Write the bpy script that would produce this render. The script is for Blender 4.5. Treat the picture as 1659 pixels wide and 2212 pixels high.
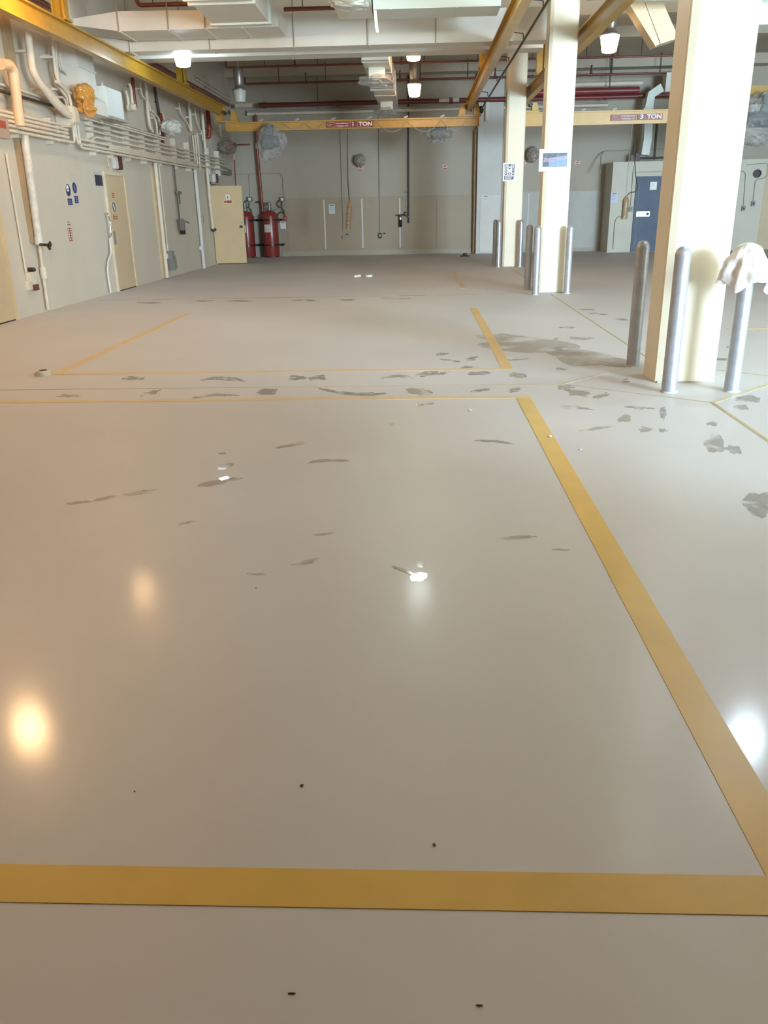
import bpy, bmesh, math, random
from mathutils import Vector, Matrix, noise
random.seed(7)
PI = math.pi
S = bpy.context.scene
C = S.collection
for o in list(bpy.data.objects): bpy.data.objects.remove(o)

# ------------------------------------------------------------------ camera
FOC, PITCH, ROLL, YAW, CAMZ = 1744.72, 0.358610731, -0.0197772137, -0.045710868, 1.3
IMW, IMH = 1659.0, 2212.0
_fw = Vector((math.sin(YAW), math.cos(YAW), 0)); _rt = Vector((math.cos(YAW), -math.sin(YAW), 0)); _up = Vector((0, 0, 1))
_f2 = _fw*math.cos(PITCH) - _up*math.sin(PITCH); _u2 = _up*math.cos(PITCH) + _fw*math.sin(PITCH)
CR = _rt*math.cos(ROLL) + _u2*math.sin(ROLL); CU = -_rt*math.sin(ROLL) + _u2*math.cos(ROLL); CF = _f2
CAM = Vector((0, 0, CAMZ))
cam = bpy.data.objects.new('camera', bpy.data.cameras.new('camera')); C.objects.link(cam)
M3 = Matrix((CR, CU, -CF)).transposed()
cam.matrix_world = Matrix.Translation(CAM) @ M3.to_4x4()
cam.data.sensor_fit = 'VERTICAL'; cam.data.sensor_height = 36.0; cam.data.lens = FOC/IMH*36.0
cam.data.clip_start = 0.02; cam.data.clip_end = 200
S.camera = cam

# ------------------------------------------------------------------ view, world, daylight
S.view_settings.view_transform = 'Standard'; S.view_settings.look = 'None'
S.view_settings.gamma = 1.0; S.view_settings.exposure = 0.38; S.view_settings.use_curve_mapping = False
W = bpy.data.worlds.new('World'); S.world = W; W.use_nodes = True
W.node_tree.nodes['Background'].inputs[0].default_value = (0.75, 0.87, 1.0, 1)
W.node_tree.nodes['Background'].inputs[1].default_value = 3.0
DAY_POWER, LAMP_GAIN = 4700.0, 1.0
dl = bpy.data.lights.new('door_daylight', 'AREA'); dl.shape = 'RECTANGLE'; dl.size = 4.4; dl.size_y = 4.0
dl.energy = DAY_POWER; dl.color = (0.58, 0.80, 1.0)
dlo = bpy.data.objects.new('door_daylight', dl); C.objects.link(dlo)
dlo.location = (10.4, -5.85, 2.05); dlo.rotation_euler = (PI/2, 0, 0)      # in the open loading door, shining in (+Y)

# ------------------------------------------------------------------ points on the planes of the room
XL, YB, ZC = -5.4, 25.9, 5.1
def _ray(px, py): return CR*((px-IMW/2)/FOC) - CU*((py-IMH/2)/FOC) + CF
def Fl(px, py, z=0.0):
    d = _ray(px, py); return CAM + d*((z-CAMZ)/d.z)
def Lw(px, py, off=0.0):
    d = _ray(px, py); return CAM + d*((XL+off)/d.x)
def Dp(px, py, y):
    d = _ray(px, py); return CAM + d*(y/d.y)
def Bk(px, py, off=0.0): return Dp(px, py, YB-off)

# ------------------------------------------------------------------ materials
def lin(h):
    h = h.lstrip('#'); v = [int(h[i:i+2], 16)/255 for i in (0, 2, 4)]
    return tuple(((c/12.92) if c <= .04045 else ((c+.055)/1.055)**2.4) for c in v) + (1,)
MATS = {}
def mat(name, col, rough=.5, metal=0.0, var=.06, scale=3.0, bump=0.0, bscale=60, spec=.5, coat=0, crough=.1, stain=None, emit=0, ecol=None):
    if name in MATS: return MATS[name]
    m = bpy.data.materials.new(name); m.use_nodes = True; nt = m.node_tree; N = nt.nodes; L = nt.links
    b = N['Principled BSDF']; c = lin(col)
    b.inputs['Roughness'].default_value = rough; b.inputs['Metallic'].default_value = metal
    b.inputs['Specular IOR Level'].default_value = spec
    b.inputs['Coat Weight'].default_value = coat; b.inputs['Coat Roughness'].default_value = crough
    geo = N.new('ShaderNodeNewGeometry')
    nz = N.new('ShaderNodeTexNoise'); nz.inputs['Scale'].default_value = scale; nz.inputs['Detail'].default_value = 4
    L.new(geo.outputs['Position'], nz.inputs['Vector'])
    r = N.new('ShaderNodeValToRGB'); r.color_ramp.elements[0].position = .3; r.color_ramp.elements[1].position = .7
    r.color_ramp.elements[0].color = tuple(max(0, x*(1-var)) for x in c[:3])+(1,)
    r.color_ramp.elements[1].color = tuple(min(1, x*(1+var)) for x in c[:3])+(1,)
    L.new(nz.outputs['Fac'], r.inputs['Fac']); out = r.outputs['Color']
    if stain:                                   # (colour, scale, threshold, amount)
        n2 = N.new('ShaderNodeTexNoise'); n2.inputs['Scale'].default_value = stain[1]; n2.inputs['Detail'].default_value = 6
        n2.inputs['Roughness'].default_value = .65
        L.new(geo.outputs['Position'], n2.inputs['Vector'])
        mr = N.new('ShaderNodeMapRange'); mr.inputs[1].default_value = stain[2]; mr.inputs[2].default_value = stain[2]+.12
        mr.inputs[4].default_value = stain[3]
        L.new(n2.outputs['Fac'], mr.inputs[0])
        mx = N.new('ShaderNodeMix'); mx.data_type = 'RGBA'; mx.inputs[7].default_value = lin(stain[0])
        L.new(mr.outputs[0], mx.inputs[0]); L.new(out, mx.inputs[6]); out = mx.outputs[2]
    L.new(out, b.inputs['Base Color'])
    if bump:
        n3 = N.new('ShaderNodeTexNoise'); n3.inputs['Scale'].default_value = bscale; n3.inputs['Detail'].default_value = 3
        L.new(geo.outputs['Position'], n3.inputs['Vector'])
        bp = N.new('ShaderNodeBump'); bp.inputs['Strength'].default_value = bump; bp.inputs['Distance'].default_value = .01
        L.new(n3.outputs['Fac'], bp.inputs['Height']); L.new(bp.outputs['Normal'], b.inputs['Normal'])
    if emit:
        b.inputs['Emission Color'].default_value = ecol + (1,); b.inputs['Emission Strength'].default_value = emit
    MATS[name] = m; return m
def wrap_mat(name, col, clear=.55, rough=.14):
    if name in MATS: return MATS[name]
    m = bpy.data.materials.new(name); m.use_nodes = True; nt = m.node_tree; N = nt.nodes; L = nt.links
    b = N['Principled BSDF']; b.inputs['Base Color'].default_value = lin(col); b.inputs['Roughness'].default_value = rough
    b.inputs['Specular IOR Level'].default_value = .8
    t = N.new('ShaderNodeBsdfTransparent'); mx = N.new('ShaderNodeMixShader'); lw = N.new('ShaderNodeLayerWeight')
    lw.inputs['Blend'].default_value = .35
    mr = N.new('ShaderNodeMapRange'); mr.inputs[3].default_value = 1-clear; mr.inputs[4].default_value = .95
    geo = N.new('ShaderNodeNewGeometry'); n3 = N.new('ShaderNodeTexNoise'); n3.inputs['Scale'].default_value = 22
    L.new(geo.outputs['Position'], n3.inputs['Vector'])
    bp = N.new('ShaderNodeBump'); bp.inputs['Strength'].default_value = .8; bp.inputs['Distance'].default_value = .02
    L.new(n3.outputs['Fac'], bp.inputs['Height']); L.new(bp.outputs['Normal'], b.inputs['Normal'])
    L.new(lw.outputs['Facing'], mr.inputs[0]); L.new(mr.outputs[0], mx.inputs[0])
    L.new(t.outputs[0], mx.inputs[1]); L.new(b.outputs[0], mx.inputs[2]); L.new(mx.outputs[0], N['Material Output'].inputs[0])
    MATS[name] = m; return m
def mark_mat(name, col, rough, amt, nscale=9.0):
    """thin dried marks: patchy cover over the floor"""
    if name in MATS: return MATS[name]
    m = bpy.data.materials.new(name); m.use_nodes = True; nt = m.node_tree; N = nt.nodes; L = nt.links
    b = N['Principled BSDF']; b.inputs['Base Color'].default_value = lin(col); b.inputs['Roughness'].default_value = rough
    t = N.new('ShaderNodeBsdfTransparent'); mx = N.new('ShaderNodeMixShader')
    geo = N.new('ShaderNodeNewGeometry'); n = N.new('ShaderNodeTexNoise'); n.inputs['Scale'].default_value = nscale; n.inputs['Detail'].default_value = 5
    L.new(geo.outputs['Position'], n.inputs['Vector'])
    mr = N.new('ShaderNodeMapRange'); mr.inputs[1].default_value = .36; mr.inputs[2].default_value = .52; mr.inputs[4].default_value = amt
    L.new(n.outputs['Fac'], mr.inputs[0]); L.new(mr.outputs[0], mx.inputs[0])
    L.new(t.outputs[0], mx.inputs[1]); L.new(b.outputs[0], mx.inputs[2]); L.new(mx.outputs[0], N['Material Output'].inputs[0])
    MATS[name] = m; return m
def floor_mat():
    m = mat('floor_epoxy', '#cfcdcd', .42, var=.05, scale=.55, bump=.03, bscale=5, spec=.5)
    nt = m.node_tree; N = nt.nodes; L = nt.links; b = N['Principled BSDF']
    geo = N.new('ShaderNodeNewGeometry'); sx = N.new('ShaderNodeSeparateXYZ'); L.new(geo.outputs['Position'], sx.inputs[0])
    # dust film: thin near the freshly wiped bay, heavier further in
    d = N.new('ShaderNodeMapRange'); d.inputs[1].default_value = 1.7; d.inputs[2].default_value = 2.9
    d.inputs[3].default_value = .5; d.inputs[4].default_value = .012; L.new(sx.outputs['Y'], d.inputs[0])
    L.new(d.outputs[0], b.inputs['Coat Weight']); b.inputs['Coat Roughness'].default_value = .13
    r = N.new('ShaderNodeMapRange'); r.inputs[1].default_value = 2.5; r.inputs[2].default_value = 8
    r.inputs[3].default_value = .4; r.inputs[4].default_value = .62; L.new(sx.outputs['Y'], r.inputs[0])
    L.new(r.outputs[0], b.inputs['Roughness'])
    return m
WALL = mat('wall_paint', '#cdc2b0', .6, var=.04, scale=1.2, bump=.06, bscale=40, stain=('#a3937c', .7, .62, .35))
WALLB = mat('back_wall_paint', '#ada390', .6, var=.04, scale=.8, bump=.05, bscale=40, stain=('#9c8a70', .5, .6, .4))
WAINS = mat('wainscot_paint', '#a8987f', .55, var=.05, scale=.8, stain=('#a08a6c', .6, .58, .5))
WHITEP = mat('white_panel_paint', '#d6d2c8', .5, var=.03)
CEIL = mat('ceiling_paint', '#c2b7a2', .8, var=.06, scale=.6)
COLP = mat('column_paint', '#e9dec4', .45, var=.02, bump=.03, bscale=90)
TAN = mat('tan_paint', '#cbb491', .45, var=.04)
TAND = mat('tan_door_paint', '#d3b88f', .4, var=.03)
YEL = mat('rail_yellow', '#b48a2c', .32, var=.10, scale=4, bump=.03, bscale=50, spec=.5, stain=('#7a5418', 3, .68, .6))
YEL3 = mat('bridge_yellow', '#c99a20', .35, var=.06, scale=4, stain=('#80601c', 3, .7, .5))
ORA = mat('bridge_ochre', '#b0843a', .38, var=.10, scale=5, stain=('#70481a', 3, .66, .6))
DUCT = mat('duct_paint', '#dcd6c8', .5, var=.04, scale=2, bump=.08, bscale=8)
DUCTW = mat('duct_lit_paint', '#dfe2d6', .5, var=.03, scale=2, bump=.08, bscale=8)  # paler, greener copy of the duct colour, lit look painted in
CREAM = mat('conduit_paint', '#dccfba', .45, var=.06, scale=8)
CREAMG = mat('pipe_paint_worn', '#d2cabb', .5, var=.14, scale=14)
GREYC = mat('grey_conduit', '#a59c8d', .45, var=.05)
DARKP = mat('black_pipe', '#3a3128', .45, var=.1, scale=12)
BLACK = mat('black_plastic', '#1e1c1a', .35, var=.05)
RUST = mat('sprinkler_red', '#7c4132', .45, var=.1, scale=6)
RED = mat('cylinder_red', '#86332a', .28, var=.05, spec=.5)
REDP = mat('red_pipe', '#84392a', .35, var=.08, scale=8)
GALV = mat('galvanised', '#b4b5ba', .38, metal=.55, var=.10, scale=18, bump=.06, bscale=60, stain=('#4d4a46', 26, .66, .8))
STEEL = mat('housing_metal', '#9d9890', .38, metal=.7, var=.06)
CHROME = mat('bright_steel', '#d7d8da', .2, metal=1, var=.03)
GREYB = mat('grey_box', '#8f8e88', .5, var=.05)
BLUED = mat('blue_door_paint', '#566071', .5, var=.08, scale=3, spec=.3, stain=('#56647c', 2.5, .62, .4))
WHITE = mat('white_sheet', '#eceae6', .5, var=.01)
SIGNR = mat('sign_red', '#83271f', .4, var=.05)
SIGNB = mat('sign_blue', '#2c3566', .4, var=.03)
SIGNBL = mat('sign_pale_blue', '#6f88ad', .3, var=.2, scale=25)
SIGNT = mat('sign_tan', '#d8b489', .45, var=.04)
SIGNO = mat('sign_brick', '#a44a34', .45, var=.04)
PINK = mat('sign_pink_edge', '#d9a58d', .5, var=.03)
PHOTO = mat('sign_dark_photo', '#262b3c', .25, var=.45, scale=18)
TXT = mat('lettering_white', '#f0ebe2', .5, var=.01)
INK = mat('ink_grey', '#6f6f76', .6, var=.02)
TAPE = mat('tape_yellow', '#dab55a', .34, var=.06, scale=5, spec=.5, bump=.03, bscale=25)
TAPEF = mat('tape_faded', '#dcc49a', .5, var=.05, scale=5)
JOINT = mat('joint_sealant', '#b8a882', .7, var=.12, scale=6)
LEDGE = mat('joint_edge_strip', '#cfc6a9', .5, var=.08, scale=8)
CLOTH = mat('cloth_white', '#e6ded4', .9, var=.06, scale=14, bump=.35, bscale=120)
WRAP = wrap_mat('plastic_wrap', '#b4b2aa', .76)
WRAPA = wrap_mat('plastic_wrap_amber', '#d9a04a', .30)
WRAPF = wrap_mat('plastic_wrap_dusty', '#a89d8c', .18, .3)
FOIL = wrap_mat('plastic_wrap_bright', '#e4e4da', .2, .1)
AMBER = mat('amber_lens', '#c98a4e', .3, var=.05)
MOTOR = mat('motor_grey', '#5f6569', .4, var=.08)
RUBBER = mat('hose_rubber', '#4c463e', .6, var=.05)
VOID = mat('dark_void', '#241e18', .9, var=.05)
PVC = mat('regulator_grey', '#7d7c76', .4, metal=.4, var=.08)
PAPERT = mat('tape_roll_white', '#ddd6c4', .6, var=.02)
GRIT = mat('grit_dark', '#5c554a', .8, var=.1)
FOOT = mark_mat('damp_mark', '#a09a8f', .33, .5)
FOOTL = mark_mat('faint_mark', '#b3aa9c', .4, .5, 5)
SHINE = mark_mat('wet_print', '#c3beb2', .06, .85, 14)
SMUDGE = mark_mat('dust_smear', '#b5ab9b', .45, .4, 2.5)

# ------------------------------------------------------------------ mesh helpers (all built in world coordinates)
def bx(bm, x0, x1, y0, y1, z0, z1):
    r = bmesh.ops.create_cube(bm, size=1.0)
    for v in r['verts']:
        v.co = Vector((x0+(v.co.x+.5)*(x1-x0), y0+(v.co.y+.5)*(y1-y0), z0+(v.co.z+.5)*(z1-z0)))
    return r['verts']
def obox(bm, c, ax, ay, az):
    """box about c with half axes ax, ay, az"""
    c, ax, ay, az = Vector(c), Vector(ax), Vector(ay), Vector(az)
    for v in bmesh.ops.create_cube(bm, size=2.0)['verts']:
        v.co = c + ax*v.co.x + ay*v.co.y + az*v.co.z
def prism(bm, pts, d):
    """polygon pts extruded by vector d"""
    d = Vector(d); a = [bm.verts.new(Vector(p)) for p in pts]; b = [bm.verts.new(Vector(p)+d) for p in pts]
    n = len(a); bm.faces.new(a); bm.faces.new(b[::-1])
    for i in range(n): bm.faces.new((a[i], b[i], b[(i+1) % n], a[(i+1) % n]))
def soften(pts, r, k=5):
    pts = [Vector(p) for p in pts]; out = [pts[0]]
    for i in range(1, len(pts)-1):
        a, b, c = pts[i-1], pts[i], pts[i+1]
        t = min(r, (a-b).length*.45, (c-b).length*.45)
        p, q = b+(a-b).normalized()*t, b+(c-b).normalized()*t
        for j in range(k+1):
            s = j/k; out.append(p*(1-s)**2 + b*2*s*(1-s) + q*s*s)
    out.append(pts[-1]); return out
def tube(bm, pts, r, seg=10, bend=.06, cap=True, radii=None):
    pts = soften(pts, bend) if len(pts) > 2 and bend > 0 else [Vector(p) for p in pts]
    P = [pts[0]]
    for p in pts[1:]:
        if (p-P[-1]).length > 1e-5: P.append(p)
    t0 = (P[1]-P[0]).normalized(); u = t0.orthogonal().normalized(); rings = []
    for i, p in enumerate(P):
        t = ((P[min(i+1, len(P)-1)]-p).normalized() + (p-P[max(i-1, 0)]).normalized())
        t = t.normalized() if t.length > 1e-6 else t0
        u = (u - t*u.dot(t)); u = u.normalized() if u.length > 1e-6 else t.orthogonal().normalized()
        w = t.cross(u); rr = radii[i] if radii else r
        rings.append([bm.verts.new(p + (u*math.cos(a)+w*math.sin(a))*rr) for a in [2*PI*k/seg for k in range(seg)]])
    for a, b in zip(rings, rings[1:]):
        for k in range(seg): bm.faces.new((a[k], a[(k+1) % seg], b[(k+1) % seg], b[k]))
    if cap: bm.faces.new(rings[0][::-1]); bm.faces.new(rings[-1])
def lathe(bm, c, prof, seg=24, axis=(0, 0, 1), a0=0, a1=2*PI):
    """prof: (radius, height) along axis from c"""
    c = Vector(c); w = Vector(axis).normalized(); u = w.orthogonal().normalized(); v = w.cross(u); rings = []
    full = abs(a1-a0-2*PI) < 1e-6
    for (r, h) in prof:
        rings.append([bm.verts.new(c + w*h + (u*math.cos(a)+v*math.sin(a))*max(r, 1e-4)) for a in [a0+(a1-a0)*k/seg for k in range(seg if full else seg+1)]])
    n = len(rings[0])
    for a, b in zip(rings, rings[1:]):
        for k in range(n if full else n-1): bm.faces.new((a[k], a[(k+1) % n], b[(k+1) % n], b[k]))
    if full: bm.faces.new(rings[0][::-1]); bm.faces.new(rings[-1])
def ball(bm, c, rx, ry, rz, sub=3, amp=0.0, freq=3.0, seed=0):
    for v in bmesh.ops.create_icosphere(bm, subdivisions=sub, radius=1.0)['verts']:
        n = v.co.normalized(); k = 1 + amp*(noise.noise(n*freq+Vector((seed, 0, 0))) + .6*abs(noise.noise(n*freq*2.7+Vector((0, seed, 0)))))
        v.co = Vector(c) + Vector((n.x*rx, n.y*ry, n.z*rz))*k
def nbm(): return bmesh.new()

def _mesh(name, bm, m, smooth=False, bevel=0.0):
    if bevel:
        bmesh.ops.bevel(bm, geom=list(bm.edges), offset=bevel, segments=2, affect='EDGES', clamp_overlap=True)
    bmesh.ops.recalc_face_normals(bm, faces=bm.faces)
    me = bpy.data.meshes.new(name); bm.to_mesh(me); bm.free(); me.materials.append(m)
    if smooth:
        for p in me.polygons: p.use_smooth = True
        try: me.set_sharp_from_angle(angle=math.radians(42))
        except Exception: pass
    return me
def tag(o, label, cat, group=None, kind=None):
    o['label'] = label; o['category'] = cat
    if group: o['group'] = group
    if kind: o['kind'] = kind
    return o
def solo(name, bm, m, label=None, cat=None, group=None, kind=None, smooth=False, bevel=0.0):
    """a thing that is one mesh; origin at its base"""
    me = _mesh(name, bm, m, smooth, bevel)
    cs = [v.co for v in me.vertices]
    lo = Vector([min(c[i] for c in cs) for i in range(3)]); hi = Vector([max(c[i] for c in cs) for i in range(3)])
    base = Vector(((lo.x+hi.x)/2, (lo.y+hi.y)/2, lo.z)); me.transform(Matrix.Translation(-base))
    o = bpy.data.objects.new(name, me); C.objects.link(o); o.location = base
    if label: tag(o, label, cat, group, kind)
    elif kind: o['kind'] = kind
    return o
def thing(name, loc, label, cat, group=None, kind=None):
    o = bpy.data.objects.new(name, None); C.objects.link(o); o.location = loc; o.empty_display_size = .1
    return tag(o, label, cat, group, kind)
def root_loc(o):
    v = Vector(o.location)
    while o.parent: o = o.parent; v = v+Vector(o.location)
    return v
def part(name, bm, m, parent, label=None, smooth=False, bevel=0.0):
    me = _mesh(name, bm, m, smooth, bevel); me.transform(Matrix.Translation(-root_loc(parent)))
    o = bpy.data.objects.new(name, me); C.objects.link(o); o.parent = parent
    if label: o['label'] = label
    return o
def clone(root, loc, label, group=None):
    r = root.copy(); C.objects.link(r); r.location = loc; r['label'] = label
    for ch in list(root.children):
        c = ch.copy(); C.objects.link(c); c.parent = r
        for g in list(ch.children):
            d = g.copy(); C.objects.link(d); d.parent = c
    return r
def lettering(txt, size, origin, ux, uy, m, parent, name='lettering', bold=.0, width=None, depth=.0015):
    """flat letters with lower left corner at origin, running along ux, up along uy"""
    cu = bpy.data.curves.new('letters', 'FONT'); cu.body = txt; cu.size = size; cu.offset = bold; cu.extrude = depth
    t = bpy.data.objects.new('letters', cu); C.objects.link(t)
    dg = bpy.context.evaluated_depsgraph_get(); me = bpy.data.meshes.new_from_object(t.evaluated_get(dg))
    bpy.data.objects.remove(t)
    if len(me.vertices) == 0: return None
    xs = [v.co.x for v in me.vertices]; x0, x1 = min(xs), max(xs); sx = (width/(x1-x0)) if width else 1
    ys = [v.co.y for v in me.vertices]; y0 = min(ys)
    ux, uy = Vector(ux).normalized(), Vector(uy).normalized(); un = ux.cross(uy); o3 = Vector(origin)-root_loc(parent)
    for v in me.vertices:
        v.co = o3 + ux*((v.co.x-x0)*sx) + uy*(v.co.y-y0) + un*(v.co.z+depth)
    me.materials.clear(); me.materials.append(m); me.name = name
    o = bpy.data.objects.new(name, me); C.objects.link(o); o.parent = parent; return o

# ================================================================== THE SETTING
FM = floor_mat()
b = nbm(); bx(b, XL-.3, 13.4, -6.2, YB+.2, -.2, 0)
floor = solo('floor', b, FM, kind='structure')
b = nbm(); bx(b, XL-.3, 13.4, -6.2, YB+.2, ZC, ZC+.2)
solo('ceiling', b, CEIL, kind='structure')
# left wall, with the doorway the open leaf belongs to
b = nbm()
bx(b, XL-.2, XL, -6.2, 22.5, 0, ZC); bx(b, XL-.2, XL, 23.4, YB, 0, ZC); bx(b, XL-.2, XL, 22.5, 23.4, 2.0, ZC)
solo('wall_left', b, WALL, kind='structure')
b = nbm(); bx(b, XL-.5, XL-.2, 22.3, 23.6, 0, 2.2); solo('wall_passage', b, VOID, kind='structure')
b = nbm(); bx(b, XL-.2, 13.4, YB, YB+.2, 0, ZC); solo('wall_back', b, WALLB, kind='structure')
b = nbm(); bx(b, 13.2, 13.4, -6, YB, 0, ZC); solo('wall_right', b, WALL, kind='structure')
b = nbm()                                              # wall behind the viewer, with the open loading door
bx(b, XL-.2, 8.15, -6.2, -6, 0, ZC); bx(b, 12.65, 13.4, -6.2, -6, 0, ZC); bx(b, 8.15, 12.65, -6.2, -6, 4.1, ZC)
solo('wall_front', b, WALL, kind='structure')
b = nbm(); bx(b, 3.0, 3.2, -6, 1.7, 0, ZC); solo('wall_light_block', b, WALL, kind='structure')   # unseen wall right of the viewer, added to shade foreground and left wall
b = nbm(); bx(b, XL, 13.2, YB-.55, YB, 4.85, ZC); solo('trim_1', b, CEIL, kind='structure')     # soffit over the back wall
for i, y in enumerate((-2, 2.2, 6.4, 10.6, 17.4, 21.4)):
    b = nbm(); bx(b, XL, 13.2, y-.14, y+.14, ZC-(.52 if y == 17.4 else .22), ZC); solo('trim_%d' % (i+10), b, CEIL, kind='structure')
# wainscot of the back wall with its battens
b = nbm(); bx(b, -4.15, 1.7, YB-.018, YB, .14, 1.66); wn = solo('trim_2', b, WAINS, kind='structure')
for px, m_ in ((622, WAINS), (702, CREAM), (783, WHITEP), (864, WHITEP), (945, WAINS)):
    x = Bk(px, 490).x; b = nbm(); bx(b, x-.022, x+.022, YB-.034, YB-.018, .2, 1.6); part('batten', b, m_, wn)
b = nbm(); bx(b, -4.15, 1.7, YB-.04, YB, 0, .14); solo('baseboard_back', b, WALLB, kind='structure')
b = nbm(); bx(b, 1.74, 2.45, 25.55, YB, 0, ZC); pl = solo('trim_3', b, mat('pilaster_paint', '#c9c6bd', .5, var=.04), kind='structure')
b = nbm(); bx(b, 1.85, 2.42, 25.535, 25.55, .05, 1.62); part('panel', b, WHITEP, pl)
b = nbm(); bx(b, 2.5, 5.45, YB-.02, YB, .1, 1.7); wr = solo('trim_4', b, mat('right_wainscot', '#b0aca0', .5, var=.04), kind='structure')
for x in (3.3, 4.4): 
    b = nbm(); bx(b, x-.015, x+.015, YB-.03, YB-.02, .15, 1.66); part('batten', b, WHITEP, wr)
b = nbm(); bx(b, 2.45, 5.45, YB-.05, YB, 0, .1); solo('baseboard_right', b, WALLB, kind='structure')
# walled-in booth on the right with the blue door
b = nbm(); bx(b, 5.5, 9.75, 24.9, YB, 0, 2.42)
booth = solo('wall_booth', b, mat('booth_paint', '#cac3b0', .55, var=.03), kind='structure')
b = nbm(); bx(b, 6.1, 8.4, 24.885, 24.9, 2.13, 2.16); part('header_seam', b, WALLB, booth)
b = nbm(); bx(b, 9.75, 13.2, 25.2, YB, 0, 2.42); solo('wall_recess', b, TAN, kind='structure')
b = nbm(); bx(b, 6.17, 7.12, 24.865, 24.9, .01, 2.03); d3 = solo('door_3', b, BLUED, kind='structure')
b = nbm(); bx(b, 6.25, 6.62, 24.845, 24.865, .97, 1.10); pt = part('lock_plate', b, CHROME, d3, bevel=.004)
b = nbm(); bx(b, 6.265, 6.605, 24.838, 24.845, .985, 1.085); part('plate_recess', b, STEEL, pt)
b = nbm(); lathe(b, (6.56, 24.838, 1.035), [(.034, 0), (.034, .03), (.02, .045)], 16, (0, -1, 0)); part('knob', b, BLACK, pt, smooth=True)
b = nbm(); bx(b, 6.262, 6.27, 24.858, 24.866, .2, 1.85); part('edge_strip', b, GREYB, d3)
# left wall doors
def wall_door(name, y0, y1, zt, dm, fm):
    b = nbm(); bx(b, XL, XL+.02, y0, y1, .015, zt); d = solo(name, b, dm, kind='structure')
    for (a, c, z0, z1) in ((y0-.05, y0, 0, zt+.05), (y1, y1+.07, 0, zt+.05), (y0, y1, zt, zt+.05)):
        b = nbm(); bx(b, XL, XL+.035, a, c, z0, z1); part('frame', b, fm, d)
    b = nbm(); bx(b, XL, XL+.022, y0, y1, .0, .014); part('threshold_gap', b, VOID, d)
    return d
d1 = wall_door('door_1', 14.86, 15.80, 1.95, TAN, mat('door_frame_chipped', '#d8c7aa', .5, var=.12, scale=9))
b = nbm(); bx(b, XL+.02, XL+.032, 14.9, 15.0, .80, 1.02); part('push_plate', b, GREYB, d1)
d2 = wall_door('door_2', 9.7, 10.83, 1.95, TAN, mat('door_frame_tan', '#d6bd92', .5, var=.08))
# open leaf near the back corner
lf = thing('door_4', (-5.38, 22.42, 0.02), 'x', 'door', kind='structure'); del lf['label'], lf['category']
b = nbm(); bx(b, -5.38, -4.56, 22.40, 22.445, .02, 1.94); part('leaf', b, TAND, lf, bevel=.004)
b = nbm(); lathe(b, (-4.63, 22.40, .94), [(.03, 0), (.012, .012), (.012, .04), (.034, .05), (.03, .075), (.0, .08)], 16, (0, -1, 0)); part('knob', b, DARKP, lf, smooth=True)
b = nbm(); lathe(b, (-4.63, 22.40, 1.04), [(.012, 0), (.01, .01)], 12, (0, -1, 0)); part('keyhole', b, DARKP, lf)
for z in (.3, 1.0, 1.7):
    b = nbm(); lathe(b, (-5.385, 22.43, z), [(.012, 0), (.012, .1)], 10); part('hinge', b, GREYB, lf)
b = nbm(); bx(b, XL, XL+.03, 22.45, 22.5, 0, 2.05); bx(b, XL, XL+.03, 23.4, 23.46, 0, 2.05); bx(b, XL, XL+.03, 22.45, 23.46, 2.0, 2.06)
solo('trim_5', b, TAN, kind='structure')

# joints cut in the floor
def strip(bm, a, c, w, z=.0012):
    a, c = Vector((a[0], a[1], 0)), Vector((c[0], c[1], 0)); n = (c-a).normalized().cross(Vector((0, 0, 1)))*(w/2)
    prism(bm, [(p.x, p.y, .0002) for p in (a-n, a+n, c+n, c-n)], (0, 0, z))
for (a, c, w, m_) in (((2.09, 13.15), (2.07, 7.15), .018, JOINT), ((2.04, 5.6), (2.0, 2.0), .024, JOINT), ((XL, 6.28), (1.12, 6.28), .012, JOINT),
                      ((1.12, 6.28), (1.80, 6.95), .024, LEDGE), ((1.12, 6.28), (2.04, 5.6), .012, JOINT), ((2.04, 5.6), (2.9, 6.42), .04, LEDGE),
                      ((2.09, 13.9), (2.1, 19.3), .018, JOINT), ((2.9, 6.42), (2.07, 7.15), .018, JOINT), ((2.9, 6.42), (13, 6.5), .02, JOINT), ((XL, 13.3), (1.6, 13.3), .02, SMUDGE)):
    b = nbm(); strip(b, a, c, w); part('expansion_joint', b, m_, floor)
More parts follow.
